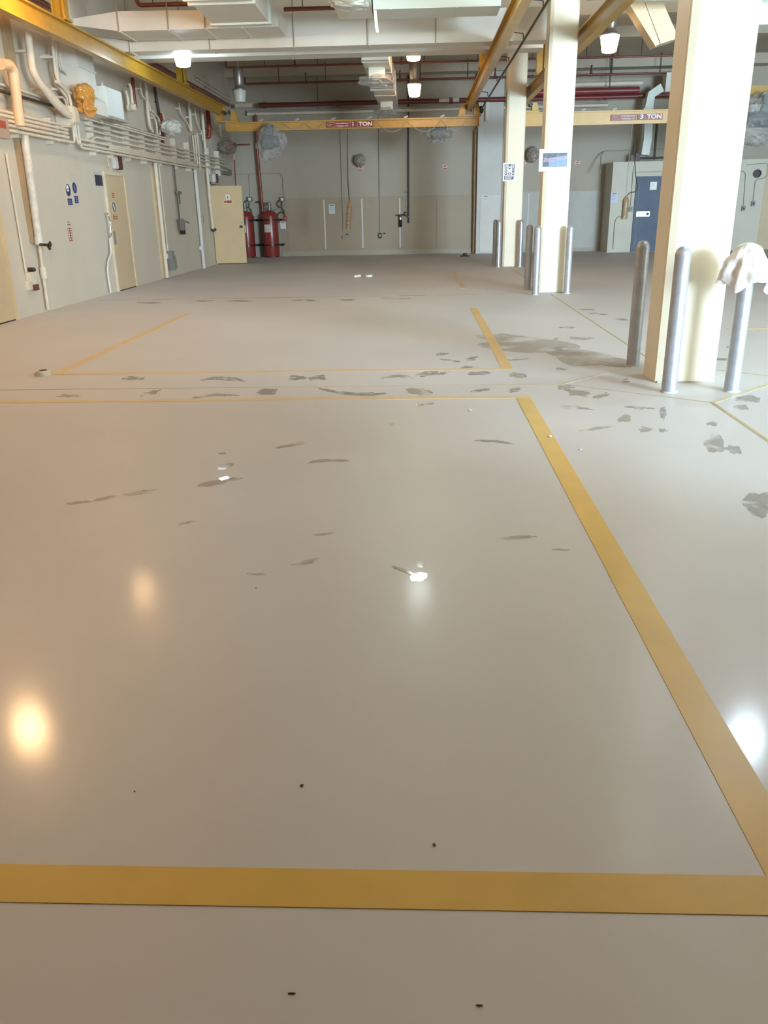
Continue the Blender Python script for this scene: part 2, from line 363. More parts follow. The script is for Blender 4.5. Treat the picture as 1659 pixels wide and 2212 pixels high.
# marks left on the dusty floor
def mark(px, py, w, h, m_, seed=0, ang=0.0, z=.0006, rough=.35, bend=0.0):
    b = nbm(); vs = []; n = 26
    for k in range(n):
        a = 2*PI*k/n; q = 1 + rough*noise.noise(Vector((math.cos(a)*1.7, math.sin(a)*1.7, seed*3.1)))*1.6
        ex, ey = math.cos(a)*w/2*q, math.sin(a)*h/2*q; ey += bend*(ex/(w/2))**2*h
        x, y = px+ex*math.cos(ang)-ey*math.sin(ang), py+ex*math.sin(ang)+ey*math.cos(ang)
        p = Fl(x, y); vs.append(b.verts.new((p.x, p.y, z)))
    b.faces.new(vs); 
    return part('floor_mark', b, m_, floor)
marks = [(290,817,60,8,FOOT,0,.5),(478,817,95,9,FOOT,.03,.5),(640,816,38,9,FOOT,0,0),(688,816,38,12,FOOT,-.1,0),(860,812,60,6,FOOT,0,.8),(922,808,50,9,FOOT,-.15,0),
 (958,805,26,7,FOOT,-.25,0),(1036,807,46,9,FOOT,0,0),(1120,811,36,12,FOOT,.1,0),(1018,775,26,8,FOOT,-.2,0),(955,765,26,5,FOOT,-.1,0),(970,779,44,5,FOOT,.1,0),
 (1013,795,38,8,FOOT,.05,0),(150,855,50,7,FOOTL,0,0),(325,849,46,8,FOOT,-.2,0),(460,854,90,6,FOOTL,-.05,.4),(578,847,44,12,FOOT,-.1,0),(765,851,135,9,FOOT,.05,-.6),
 (905,846,52,14,FOOT,.05,0),(1040,843,40,7,FOOT,-.15,0),(1112,843,30,8,FOOT,-.15,0),(1222,838,38,13,FOOT,0,0),(1250,849,50,14,FOOT,.1,0),(1300,855,42,9,FOOT,-.2,0),
 (632,961,80,7,FOOTL,-.18,0),(712,995,92,6,FOOTL,-.03,.5),(1062,953,74,5,FOOT,.06,.4),(478,1040,84,12,FOOTL,-.2,0),(300,1065,70,9,FOOTL,-.17,0),(235,1076,60,7,FOOTL,-.1,.2),(170,1086,50,6,FOOTL,-.1,0),(915,874,44,4,FOOT,-.1,0),
 (847,916,16,7,FOOTL,-.2,0),(1240,881,72,6,FOOT,.06,0),(1380,881,70,6,FOOT,.05,0),(1290,926,76,6,FOOTL,-.12,0),(1350,905,28,14,FOOTL,-.2,0),(1395,927,34,10,FOOT,-.05,0),
 (1433,893,16,28,FOOT,0,0),(1431,930,18,8,FOOT,0,0),(1546,958,40,44,FOOT,.1,0),(1540,915,24,9,FOOT,0,0),(1586,972,34,18,FOOT,.2,0),(1636,1088,56,50,FOOT,.1,0),(1215,796,26,8,FOOT,0,0),
 (1200,733,10,7,FOOT,0,0),(1226,708,32,5,FOOT,.05,0),(1255,731,50,8,FOOTL,0,0),(1352,823,18,9,FOOT,0,0),(1346,690,32,4,FOOT,.05,0),(1292,678,40,4,FOOTL,.05,0),(1270,669,34,3,FOOTL,0,0),
 (440,650,46,3,FOOTL,0,0),(520,650,60,3,FOOTL,0,0),(662,649,60,3,FOOTL,0,0),(750,648,44,3,FOOTL,0,0),(320,654,54,3,FOOTL,0,0),(860,645,60,3,FOOTL,0,0),(1110,777,70,3,FOOTL,-.05,0),
 (1560,776,56,6,FOOT,.06,0),(1620,862,60,14,FOOT,0,0),(1600,880,36,10,FOOTL,.1,0),(1590,750,40,4,FOOTL,0,0),
 (1130,745,230,34,SMUDGE,.12,0),(1270,775,180,40,SMUDGE,.12,0),(700,1154,50,5,FOOTL,-.1,0),(400,1130,40,4,FOOTL,-.2,0),
 (660,1215,60,10,FOOTL,-.2,0),(1110,1162,80,9,FOOTL,-.05,0),(1210,1188,40,4,FOOTL,.05,0),(555,1240,40,4,FOOTL,0,0)]
for i, (px, py, w, h, m_, ang, bend) in enumerate(marks): mark(px, py, w, h, m_, i*1.37, ang, .0006+.00001*i, .38, bend)
for i, (px, py, w, h, ang) in enumerate(((487,1008,34,12,-.3),(481,980,16,4,-.1),(905,1247,42,20,-.15),(909,1221,20,12,0),(487,1033,26,6,-.2),(905,876,24,6,-.2),(870,1232,46,6,.35))):
    mark(px, py, w, h, SHINE, 50+i, ang, .0016, .2)

# ================================================================== FLOOR STRIPES
def stripe(x0, x1, y0, y1, m_, label, taper=None):
    b = nbm(); prism(b, [(x0, y0, .0004), (x1, y0, .0004), (x1, y1, .0004), (x0, y1, .0004)], (0, 0, .0016))
    return solo('floor_stripe', b, m_, label, 'floor stripe', 'yellow bay stripes on the floor')
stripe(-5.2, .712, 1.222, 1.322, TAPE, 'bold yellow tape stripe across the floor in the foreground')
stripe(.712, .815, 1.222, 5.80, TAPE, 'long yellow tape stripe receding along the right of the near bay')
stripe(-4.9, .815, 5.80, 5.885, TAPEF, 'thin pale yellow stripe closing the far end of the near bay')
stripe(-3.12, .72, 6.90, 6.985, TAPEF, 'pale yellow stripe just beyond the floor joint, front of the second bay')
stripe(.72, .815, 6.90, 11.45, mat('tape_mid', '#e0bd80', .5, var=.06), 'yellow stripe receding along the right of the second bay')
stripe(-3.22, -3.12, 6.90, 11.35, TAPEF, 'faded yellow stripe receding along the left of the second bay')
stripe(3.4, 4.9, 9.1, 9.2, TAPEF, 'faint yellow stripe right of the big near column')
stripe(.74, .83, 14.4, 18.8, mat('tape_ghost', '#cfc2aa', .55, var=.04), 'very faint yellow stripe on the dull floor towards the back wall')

# ================================================================== COLUMNS AND BOLLARDS
cols = [((1.84, 2.29), (6.29, 6.66), 'cream box column nearest the viewer, brightly lit on its front'),
        ((1.92, 2.33), (13.42, 13.80), 'middle cream column carrying a plastic covered picture sign'),
        ((1.95, 2.36), (19.55, 19.95), 'farthest cream column carrying a white safety notice')]
for (xa, xb), (ya, yb), lab in cols:
    c_ = .045; b = nbm()
    prism(b, [(xa, ya+c_*.6, 0), (xa+c_, ya, 0), (xb-.02, ya, 0), (xb, ya+.02, 0), (xb, yb, 0), (xa, yb, 0)], (0, 0, ZC))
    t = thing('column', ((xa+xb)/2, (ya+yb)/2, 0), lab, 'column', 'cream columns'); part('shaft', b, COLP, t)
    b = nbm(); bx(b, xa+.01, xb-.01, ya-.004, ya+.03, 0, .012); part('base_grout', b, GREYC, t)
    b = nbm(); bx(b, xa-.002, xa+.006, ya+.06, ya+.075, .02, ZC-.02); part('seam_strip', b, COLP, t)
br = .054
def bollard(x, y, lab, first=None):
    if first: return clone(first, (x, y, 0), lab)
    t = thing('bollard', (x, y, 0), lab, 'bollard', 'steel bollards around the columns')
    b = nbm(); lathe(b, (x, y, 0), [(br, 0), (br, .955)], 28); part('pipe', b, GALV, t, smooth=True)
    b = nbm(); lathe(b, (x, y, .955), [(br, 0), (br+.0015, .004), (br*.98, .022), (br*.86, .042), (br*.6, .058), (br*.3, .066), (.002, .068)], 28); part('cap', b, GALV, t, smooth=True)
    b = nbm(); lathe(b, (x, y, 0), [(br+.008, 0), (br+.002, .012)], 28); part('floor_collar', b, mat('collar_grey', '#c2beb6', .6, var=.08), t, smooth=True)
    return t
b0 = bollard(1.845, 5.965, 'front left bollard of the nearest column')
for x, y, lab in ((2.30, 5.97, 'bollard with the white cloth over its top'), (1.845, 7.03, 'dull bollard behind left of the nearest column'),
                  (1.835, 13.11, 'front left bollard of the middle column'), (2.345, 13.24, 'front right bollard of the middle column'), (1.815, 13.94, 'dull bollard behind left of the middle column'),
                  (1.845, 19.45, 'front left bollard of the farthest column'), (2.33, 19.40, 'front right bollard of the farthest column'), (1.83, 20.2, 'dull bollard behind left of the farthest column')):
    bollard(x, y, lab, b0)
# cloth over the bollard
b = nbm(); NA, NT = 96, 30; grid = []
cx, cy, zt = 2.30, 5.97, 1.034
for j in range(NT+1):
    t = j/NT; row = []
    for i in range(NA):
        a = 2*PI*i/NA
        L_ = .335 + .03*math.cos(a-3.4) + .03*math.cos(3*a+.2) + .02*math.sin(5*a+.4) + .085*math.exp(-((a-5.95)/.25)**2)
        s = t*L_
        side = .5+.5*math.cos(a-3.25)                       # loose bunch on the left
        if s < .085: r_, z_ = s*.98, zt - .045*(s/.085)**2
        else:
            q = s-.085; k = min(1, q/.10)
            fold = max(0, math.sin(4*a+1.0+3*q)); fold2 = math.sin(9*a+.6+6*q)
            r_ = .083 + .035*k + q*.16*side + (.030*fold + .010*fold2)*k + .02*math.exp(-((a-5.9)/.4)**2)*k
            z_ = zt - .045 - q*(.95-.12*side)
        w = .011*noise.noise(Vector((math.cos(a)*2.6, math.sin(a)*2.6, s*16)))*min(1, s/.05)
        row.append(b.verts.new((cx + (r_+w)*math.cos(a) - .01, cy + (r_+w)*math.sin(a), z_ + w*.8)))
    grid.append(row)
for j in range(NT):
    for i in range(NA):
        b.faces.new((grid[j][i], grid[j][(i+1) % NA], grid[j+1][(i+1) % NA], grid[j+1][i]))
bmesh.ops.remove_doubles(b, verts=b.verts, dist=.0004)
co = solo('cloth', b, CLOTH, 'crumpled white cloth draped over the bollard right of the nearest column', 'cloth', smooth=True)
sm = co.modifiers.new('thick', 'SOLIDIFY'); sm.thickness = .004; sm.offset = 1

# ================================================================== CRANE RAILS AND BRIDGES
def irail(xc, y0, y1, z0, z1, m_, wb=.12, wt=.14):
    b = nbm()
    bx(b, xc-wb/2, xc+wb/2, y0, y1, z0, z0+.028); bx(b, xc-wt/2, xc+wt/2, y0, y1, z1-.022, z1); bx(b, xc-.012, xc+.012, y0, y1, z0+.028, z1-.022)
    return b
def runway(xc, y0, y1, z0, z1, label, hangs, m_=YEL):
    t = thing('crane_rail', (xc, (y0+y1)/2, z0), label, 'crane rail', 'crane runway rails')
    part('beam', irail(xc, y0, y1, z0, z1, m_), m_, t)
    for y in hangs:
        b = nbm(); bx(b, xc-.085, xc-.06, y-.08, y+.08, z1, ZC); bx(b, xc+.06, xc+.085, y-.08, y+.08, z1, ZC); bx(b, xc-.06, xc+.06, y-.012, y+.012, z1, ZC)
        part('hanger', b, m_, t)
        b = nbm(); bx(b, xc-.11, xc+.11, y-.12, y+.12, z1, z1+.02)
        for dx in (-.09, .09):
            for dy in (-.1, .1): lathe(b, (xc+dx, y+dy, z1+.02), [(.016, 0), (.016, .02)], 8)
        part('clamp_plate', b, m_, t)
    b = nbm(); bx(b, xc-.07, xc+.07, y1-.03, y1, z0-.03, z1); part('end_stop', b, m_, t)
    return t
ZR0, ZR1 = 3.50, 3.735
runway(-4.75, -2.5, 21.75, ZR0, ZR1, 'yellow crane rail running along the left wall', (3.0, 6.2, 12.25, 18.2))
runway(1.253, -2.5, 21.75, ZR0, ZR1, 'yellow crane rail just left of the columns', (3.5, 8.6, 17.15))
runway(2.46, -2.5, 21.7, ZR0, ZR1, 'yellow crane rail passing right behind the columns', (3.5, 11, 18.3))
def bridge(x0, x1, y, z0, z1, m_, label, trucks, sign_x, cap_txt, s):
    t = thing('crane_bridge', ((x0+x1)/2, y, z0), label, 'crane bridge', 'crane bridges')
    b = nbm(); bx(b, x0, x1, y-.05, y+.05, z0, z0+.025); bx(b, x0, x1, y-.06, y+.06, z1-.03, z1); bx(b, x0, x1, y-.015, y+.015, z0+.025, z1-.03)
    bx(b, x0, x0+.02, y-.05, y+.05, z0, z1); bx(b, x1-.02, x1, y-.05, y+.05, z0, z1)
    part('beam', b, m_, t)
    for xc in trucks:
        b = nbm(); w = .28
        bx(b, xc-w, xc+w, y-.10, y+.10, z1, z1+.035)
        for sx in (-1, 1):
            prism(b, [(xc+sx*.10, y-.10, z1+.03), (xc+sx*(w-.02), y-.10, z1+.03), (xc+sx*(w-.06), y-.10, ZR0+.10), (xc+sx*.10, y-.10, ZR0+.10)], (0, .03, 0))
            prism(b, [(xc+sx*.10, y+.07, z1+.03), (xc+sx*(w-.02), y+.07, z1+.03), (xc+sx*(w-.06), y+.07, ZR0+.10), (xc+sx*.10, y+.07, ZR0+.10)], (0, .03, 0))
        tr = part('end_truck', b, m_, t)
        for sx in (-1, 1):
            b = nbm(); lathe(b, (xc+sx*.075, y-.12, ZR0+.06), [(.045, 0), (.045, .24)], 14, (0, 1, 0)); part('wheel', b, DARKP, tr, smooth=True)
    for k in range(1, 7):
        xx = x0 + (x1-x0)*k/7; b = nbm(); obox(b, (xx, y, z1+.03), (.05, 0, .018), (0, .02, 0), (-.006, 0, .02)); part('cable_clip', b, GREYC, t)
    # name plate
    yf = y-.052; xs, h = sign_x, .135*s; zc = z0+.03
    zc = (z0+z1)/2-.005
    b = nbm(); bx(b, xs, xs+.62*s, yf-.004, y-.015, zc-h/2, zc+h/2); p1 = part('name_plate', b, SIGNR, t, label='dark red maker plate with white lettering')
    b = nbm(); x_ = xs+.03*s
    for (a0, a1, c0, c1) in ((x_, x_+.2*s, h*.42, h*.36), (x_, x_+.2*s, -h*.36, -h*.42), (x_, x_+.008*s, -h*.4, h*.4), (x_+.192*s, x_+.2*s, -h*.4, h*.4)):
        bx(b, a0, a1, yf-.007, yf-.004, zc+min(c0, c1), zc+max(c0, c1))
    prism(b, [(x_+.04*s, yf-.007, zc-h*.05), (x_+.15*s, yf-.007, zc-h*.05), (x_+.15*s, yf-.007, zc+h*.03), (x_+.04*s, yf-.007, zc+h*.10)], (0, .003, 0))
    part('emblem', b, PINK, p1)
    lettering('PHILADELPHIA', .042*s, (xs+.255*s, yf-.004, zc+.014*s), (1, 0, 0), (0, 0, 1), TXT, p1, width=.345*s, bold=.001)
    lettering('TRAMRAIL CO.', .042*s, (xs+.255*s, yf-.004, zc-.048*s), (1, 0, 0), (0, 0, 1), TXT, p1, width=.335*s, bold=.001)
    g = .04 if cap_txt == '3' else .012
    b = nbm(); x2 = xs+.62*s+g; bx(b, x2, x2+.18*s, yf-.004, y-.015, zc-h/2, zc+h/2); p2 = part('number_plate', b, SIGNR, t)
    lettering(cap_txt, .135*s, (x2+.055*s, yf-.004, zc-.046*s), (1, 0, 0), (0, 0, 1), TXT, p2, bold=.004, width=(.028 if cap_txt == '1' else .075)*s)
    b = nbm(); x3 = x2+.19*s; bx(b, x3, x3+.42*s, yf-.004, y-.015, zc-h/2, zc+h/2); p3 = part('capacity_plate', b, SIGNR, t)
    lettering('TON', .135*s, (x3+.03*s, yf-.004, zc-.046*s), (1, 0, 0), (0, 0, 1), TXT, p3, bold=.004, width=.36*s)
    for xx in (x2-.006, x3-.006):
        b = nbm(); bx(b, xx, xx+.006, yf-.006, yf-.001, zc-h/2, zc+h/2); part('plate_edge', b, PINK, t)
    return t
BY = 21.6; q0, q1 = Dp(489, 286, BY), Dp(1035, 251, BY)
bz0, bz1 = (Dp(489, 286, BY).z+Dp(1033, 271, BY).z)/2, (Dp(489, 266, BY).z+q1.z)/2
br1 = bridge(q0.x, q1.x, BY, bz0, bz1, ORA, 'ochre one ton crane bridge hanging before the back wall', (-4.75+.14, 1.253), Dp(706, 270, BY).x, '1', .91)
b = nbm()                                                # festoon cable looping under the bridge
fx = [Dp(p, 262, BY).x for p in (614, 660, 700, 757, 815, 880, 955, 1010)]
pts = []
for a_, c_ in zip(fx, fx[1:]):
    for k in range(9):
        s = k/8; sag = .03+.22*(1 if a_ > -1 else .45)
        pts.append((a_+(c_-a_)*s, BY-.075, bz1-.05-sag*4*s*(1-s)))
tube(b, pts, .006, 6, bend=0); part('festoon_cable', b, GREYC, br1, smooth=True)
Y3 = 21.5; r0, r1 = Dp(1128, 270, Y3), Dp(1440, 240, Y3)
br3 = bridge(r0.x-.02, 7.6, Y3, (r0.z+Dp(1440, 270, Y3).z)/2, (Dp(1128, 240, Y3).z+r1.z)/2, YEL3, 'bright yellow three ton crane bridge right of the columns', (2.46+.16, 7.2), Dp(1319, 255, Y3).x, '3', .95)
# hoists in plastic
def hoist(cx, cy, cz, sx, sz, label, seed, body_dx=0.0):
    t = thing('chain_hoist', (cx, cy, cz-sz), label, 'hoist', 'plastic wrapped hoists')
    b = nbm(); lathe(b, (cx-sx*.55+body_dx, cy, cz+.02), [(.10, 0), (.17, .03), (.17, sx*.7), (.13, sx*.75), (.13, sx*1.1), (.08, sx*1.15)], 20, (1, 0, 0)); part('motor', b, MOTOR, t, smooth=True)
    b = nbm(); bx(b, cx-.08, cx+.08, cy-.09, cy+.09, cz+.1, cz+sz*.95); part('trolley', b, MOTOR, t, bevel=.01)
    b = nbm(); ball(b, (cx, cy, cz), sx*.92, .30, sz*.9, 4, .34, 2.3, seed)
    for v in b.verts:                              # tied up towards the beam, loose tail below
        k = (v.co.z-cz)/sz
        if k > .3: v.co.x = cx+(v.co.x-cx)*(1-.25*(k-.3)); 
        if k < -.5: v.co.x = cx-.1*sx+(v.co.x-cx)*(1-.5*(-.5-k)*2*.5); v.co.z -= .10*(-.5-k)*sz
    part('plastic_wrap', b, WRAP, t)
    return t
h1 = Dp(583, 308, BY-.4); hoist(h1.x, BY-.35, h1.z, .36, .42, 'hoist wrapped in clear plastic, hung near the left end of the one ton bridge', 3.3)
h2 = Dp(948, 284, BY); hoist(h2.x, BY+.42, h2.z, .34, .24, 'hoist wrapped in clear plastic, hung behind the right end of the one ton bridge', 8.1)
h3 = Dp(1640, 260, 20.5); hoist(h3.x+.1, 20.5, h3.z, .75, .55, 'big plastic wrapped hoist at the right edge beyond the nearest column', 5.2)
b = nbm(); h4 = Dp(1600, 255, 20.5)
bx(b, 7.3, 9.8, 20.9, 21.0, 3.52, 3.78); solo('crane_rail', b, YEL, 'short yellow rail at the right edge above the big wrapped hoist', 'crane rail', 'crane runway rails')
# conductor bar beside the middle runway
t = thing('conductor_bar', (1.52, 10, 3.6), 'thin black conductor bar running beside the middle crane rail', 'conductor bar')
p0, p1 = Dp(1180, 0, 11.5), Dp(1034, 232, 22)
b = nbm(); e0 = Vector((1.56, p1.y, 3.53)); e1 = Vector((1.56, 3.0, 3.62)); tube(b, [e0, e1], .018, 8); part('bar', b, DARKP, t, smooth=True)
for y in (9.5, 11.6, 13.6, 15.6, 17.8, 20):
    b = nbm(); tube(b, [(1.56, y, 3.6), (1.56, y, 3.67), (1.32, y, 3.70)], .008, 6, bend=.02); part('bracket', b, DARKP, t)
b = nbm(); ball(b, e0, .06, .06, .09, 2, .3, 2, 1); part('end_feed', b, DARKP, t)

# ================================================================== DUCTS
def seam_ring(bm, x, y0, y1, z0, z1, t=.012, w=.03):
    bx(bm, x-w/2, x+w/2, y0-t, y1+t, z0-t, z0); bx(bm, x-w/2, x+w/2, y0-t, y0, z0, z1)
dA = thing('duct', (-3.5, 14.1, 3.87), 'off white duct with a tapered left end, high on the left above the lamps', 'duct', 'air ducts under the ceiling')
b = nbm()
prism(b, [(-5.25, 13.7, 3.98), (-4.45, 13.7, 3.87), (-2.05, 13.7, 3.87), (-2.05, 13.7, 4.10), (-4.45, 13.7, 4.13), (-5.25, 13.7, 4.04)], (0, .76, 0))
part('casing', b, DUCT, dA)
for x in (-4.45, -3.7, -3.15, -2.6):
    b = nbm(); seam_ring(b, x, 13.7, 14.46, 3.87, 4.1); part('seam', b, DUCT, dA)
b = nbm()
for x in (-4.45, -3.7, -3.15): tube(b, [(x, 13.68, 3.87), (x, 13.68, ZC)], .008, 6)
part('hanger_rods', b, GREYC, dA)
dD = thing('duct', (-2.5, 12, 3.88), 'flanged branch duct coming forward from the tapered duct, top of the photo', 'duct', 'air ducts under the ceiling')
b = nbm(); bx(b, -2.98, -2.16, 9.6, 13.68, 3.89, 4.35); part('casing', b, DUCT, dD)
for y in (13.5, 12.25, 12.0, 10.7):
    b = nbm(); bx(b, -3.02, -2.12, y-.035, y+.035, 3.865, 4.37); part('flange', b, DUCTW, dD)
dB = thing('duct', (1, 14.75, 3.75), 'long white duct crossing the left half of the room behind the tapered duct', 'duct', 'air ducts under the ceiling')
b = nbm(); bx(b, -5.3, 2.15, 14.58, 14.95, 3.745, 4.2); part('casing', b, DUCT, dB)
for x in (-4.6, -3.3, -1.95, -.75, 0.3, 1.5):
    b = nbm(); seam_ring(b, x, 14.58, 14.95, 3.745, 4.2, .008, .02); part('seam', b, DUCT, dB)
b = nbm()
for x in (-4.6, -3.3, -1.95, -.78, .3): tube(b, [(x, 14.565, 3.74), (x, 14.565, ZC)], .007, 6)
part('hanger_rods', b, GREYC, dB)
dC = thing('duct', (1, 15.55, 3.76), 'rearmost white cross duct, its lower edge right above the lamps', 'duct', 'air ducts under the ceiling')
b = nbm(); bx(b, -5.3, 2.15, 15.75, 16.2, 3.825, 4.15); part('casing', b, DUCT, dC)
for x in (-4.0, -2.2, -.95, .2, 1.6):
    b = nbm(); seam_ring(b, x, 15.75, 16.2, 3.825, 4.15, .006, .02); part('seam', b, DUCT, dC)
dE = thing('duct', (.4, 13.1, 3.87), 'pale duct section at the top of the photo left of the middle column', 'duct', 'air ducts under the ceiling')
b = nbm(); bx(b, -.6, 1.15, 12.8, 13.42, 3.87, 4.4); part('casing', b, DUCTW, dE)
for x in (-.35, .55):
    b = nbm(); seam_ring(b, x, 12.8, 13.42, 3.87, 4.4, .006, .02); part('seam', b, DUCTW, dE)
dG = thing('duct', (-.85, 12.4, 3.86), 'short forward duct with a plastic covered outlet at the top centre', 'duct', 'air ducts under the ceiling')
b = nbm(); bx(b, -1.12, -.62, 11.3, 13.4, 3.88, 4.3); part('casing', b, DUCT, dG)
b = nbm(); bx(b, -1.05, -.68, 12.0, 12.5, 3.80, 3.88); part('outlet', b, DUCTW, dG)
b = nbm(); ball(b, (-.87, 12.2, 3.82), .24, .28, .06, 3, .4, 3, 2); part('plastic_cover', b, FOIL, dG)
b = nbm(); q = Dp(810, 20, 12.3); w_ = .02
pts = [Dp(p_, y_, 12.0) for p_, y_ in ((810, 22), (812, 40), (813, 55), (816, 70))]
for a_, c_ in zip(pts, pts[1:]): obox(b, (a_+c_)/2, Vector((w_, 0, 0)), Vector((0, .002, 0)), (c_-a_)/2)
part('loose_strip', b, FOIL, dG)
dF = thing('duct', (-.75, 19, 3.8), 'duct running to the back wall with two plastic covered outlets, right of centre ceiling', 'duct', 'air ducts under the ceiling')
b = nbm(); bx(b, -.98, -.50, 16.2, 23.4, 3.78, 4.12); part('casing', b, DUCT, dF)
for y in (16.4, 17.6, 18.9, 19.6, 21.0):
    b = nbm(); bx(b, -.995, -.485, y-.012, y+.012, 3.768, 4.13); part('seam', b, DUCT, dF)
b = nbm(); bx(b, -1.03, -.46, 19.9, 19.98, 3.75, 4.14); part('flange', b, DUCTW, dF)
for y, sd in ((17.15, 1), (22.3, 2)):
    b = nbm(); bx(b, -.90, -.60, y-.16, y+.16, 3.60, 3.78); part('outlet', b, DUCTW, dF)
    b = nbm(); ball(b, (-.76, y, 3.58), .30, .26, .10, 3, .45, 3, sd+4); part('plastic_cover', b, WRAP, dF)
# slanted offset right of the middle column
dS = thing('duct', (3.9, 13.9, 3.75), 'slanting duct offset with warm light painted in tan, between the middle and nearest columns', 'duct', 'air ducts under the ceiling')
y_ = 13.5
b = nbm(); prism(b, [Dp(1392, 4, y_), Dp(1432, 4, y_), Dp(1466, 82, y_), Dp(1426, 95, y_)], (0, .35, 0)); part('casing', b, TAN, dS)  # tan stands in for warm lamp light on ordinary duct paint
b = nbm(); prism(b, [Dp(1358, 6, y_), Dp(1393, 4, y_), Dp(1427, 94, y_), Dp(1416, 100, y_)], (0, .30, 0)); part('angle_flange', b, TAND, dS)
b = nbm(); bx(b, 4.15, 6.5, 13.5, 13.95, 3.68, 4.15); part('side_run', b, DUCTW, dS)
dH = thing('duct', (4, 13.0, 4.0), 'ribbed pale duct across the top between the middle and nearest columns', 'duct', 'air ducts under the ceiling')
b = nbm(); bx(b, 2.65, 6.5, 12.6, 12.95, 3.90, 4.4); part('casing', b, DUCTW, dH)
for k in range(6):
    b = nbm(); bx(b, 2.65, 6.5, 12.585, 12.6, 3.92+k*.07, 3.935+k*.07); part('rib', b, DUCTW, dH)
# white duct dropping behind the three ton bridge
dW = thing('duct', (6.4, 25.2, 2.6), 'white flat duct dropping behind the three ton bridge onto the booth', 'duct', 'air ducts under the ceiling')
b = nbm(); P = [Dp(1428, 190, 25.15), Dp(1405, 205, 25.15), Dp(1400, 230, 25.15), Dp(1397, 300, 25.15), Dp(1391, 335, 25.15)]
rings = []
for i, p_ in enumerate(P):
    d_ = (P[min(i+1, len(P)-1)]-P[max(i-1, 0)]).normalized(); n_ = Vector((0, 1, 0)).cross(d_).normalized()*.11
    rings.append([b.verts.new(p_+n_*sx+Vector((0, .14*sy, 0))) for sx, sy in ((-1, -1), (1, -1), (1, 1), (-1, 1))])
for u_, v_ in zip(rings, rings[1:]):
    for k in range(4): b.faces.new((u_[k], u_[(k+1) % 4], v_[(k+1) % 4], v_[k]))
b.faces.new(rings[0][::-1]); b.faces.new(rings[-1])
part('casing', b, DUCTW, dW)
b = nbm(); q = Dp(1455, 190, 25.2); bx(b, q.x-.3, q.x+.9, 24.9, 25.28, q.z-.12, q.z+.35); part('inlet_box', b, DUCT, dW)

# ================================================================== LAMPS
def lamp(x, y, zb, col, strength, label, lit=True, short=False):
    t = thing('high_bay_lamp', (x, y, zb), label, 'lamp', 'high bay lamps')
    zg = zb+.25
    gm = mat('lamp_globe_%s' % ('_'.join('%d' % (c*100) for c in col) if lit else 'off') + '_%d' % strength, '#f4efe4' if lit else '#c9c5bb', .35, var=.0, emit=strength*LAMP_GAIN if lit else 0, ecol=col)
    b = nbm(); lathe(b, (x, y, zb), [(.07, 0), (.11, .012), (.118, .03), (.152, .235), (.145, .25)], 28); part('globe', b, gm, t, smooth=True)
    b = nbm(); lathe(b, (x, y, zg), [(.15, 0), (.15, .02), (.11, .05), (.09, .10)], 24); part('collar', b, STEEL, t, smooth=True)
    b = nbm(); lathe(b, (x, y, zg+.10), [(.085, 0), (.10, .05), (.11, .16), (.118, .30), (.10, .34), (.03, .36)], 24); part('ballast_housing', b, STEEL, t, smooth=True)
    b = nbm(); lathe(b, (x, y, zg+.45), [(.012, 0), (.012, ZC-zg-.45)], 8); part('stem', b, GREYC, t)
    return t
WARM, AMB, COOL, MINT = (1, .72, .45), (1, .60, .29), (.68, .86, 1.0), (.85, 1.0, .92)
lamp(-3.92, 15.2, 3.60, COOL, 30, 'white lit lamp next to the left crane rail')
lamp(-.06, 16.55, 3.80, AMB, 36, 'amber lit lamp half hidden behind the cross duct, right of centre')
lamp(-.06, 20.3, 3.65, WARM, 28, 'warm lit lamp hanging far back near the centre of the ceiling')
lamp(3.17, 15.3, 3.65, AMB, 40, 'amber lit lamp between the middle and nearest columns')
lamp(-4.05, 20.5, 3.65, COOL, 0, 'unlit grey lamp near the back left corner', lit=False)
lamp(-4.05, 10.6, 3.65, AMB, 75, 'lamp above the left side out of view')
lamp(0, 10.6, 3.65, MINT, 60, 'lamp above the middle out of view')
lamp(-4.15, 7.1, 3.65, AMB, 95, 'amber lamp above the left foreground out of view')
lamp(3.3, 7.0, 3.65, COOL, 85, 'white lamp above the right foreground out of view')
lamp(-4.05, 2.4, 3.65, AMB, 38, 'added amber fill lamp above the left beside the viewer, out of view')  # extra lamp added to brighten the left foreground
lamp(0, 2.0, 3.65, (1, .84, .70), 40, 'added warm fill lamp overhead at the viewer, out of view')  # no known fixture here, added to lift the near floor

# ================================================================== SPRINKLER AND CEILING PIPES
def pipe(pts, r, m_, label, cat='pipe', group=None, name='pipe', bend=.08, fit=()):
    t = thing(name, Vector(pts[0]), label, cat, group)
    b = nbm(); tube(b, pts, r, 12, bend); part('run', b, m_, t, smooth=True)
    P = [Vector(p) for p in pts]
    for a_, c_ in zip(P, P[1:]):
        if (c_-a_).length < .6 or abs((c_-a_).normalized().z) > .5: continue
        for f in (.2, .75):
            q_ = a_+(c_-a_)*f; b = nbm()
            if q_.x < XL+.3: bx(b, XL, q_.x, q_.y-.02, q_.y+.02, q_.z-.015, q_.z+.015); part('standoff_clip', b, m_, t)
            elif q_.z > 2.9: tube(b, [q_, (q_.x, q_.y, ZC)], .008, 6); part('hanger_rod', b, DARKP, t)
    return t
SPR = 'sprinkler pipes under the ceiling'
def ceil_line(pa, pb, z):
    a, c = Fl(pa[0], pa[1], z), Fl(pb[0], pb[1], z); y = (a.y+c.y)/2; return a.x, y
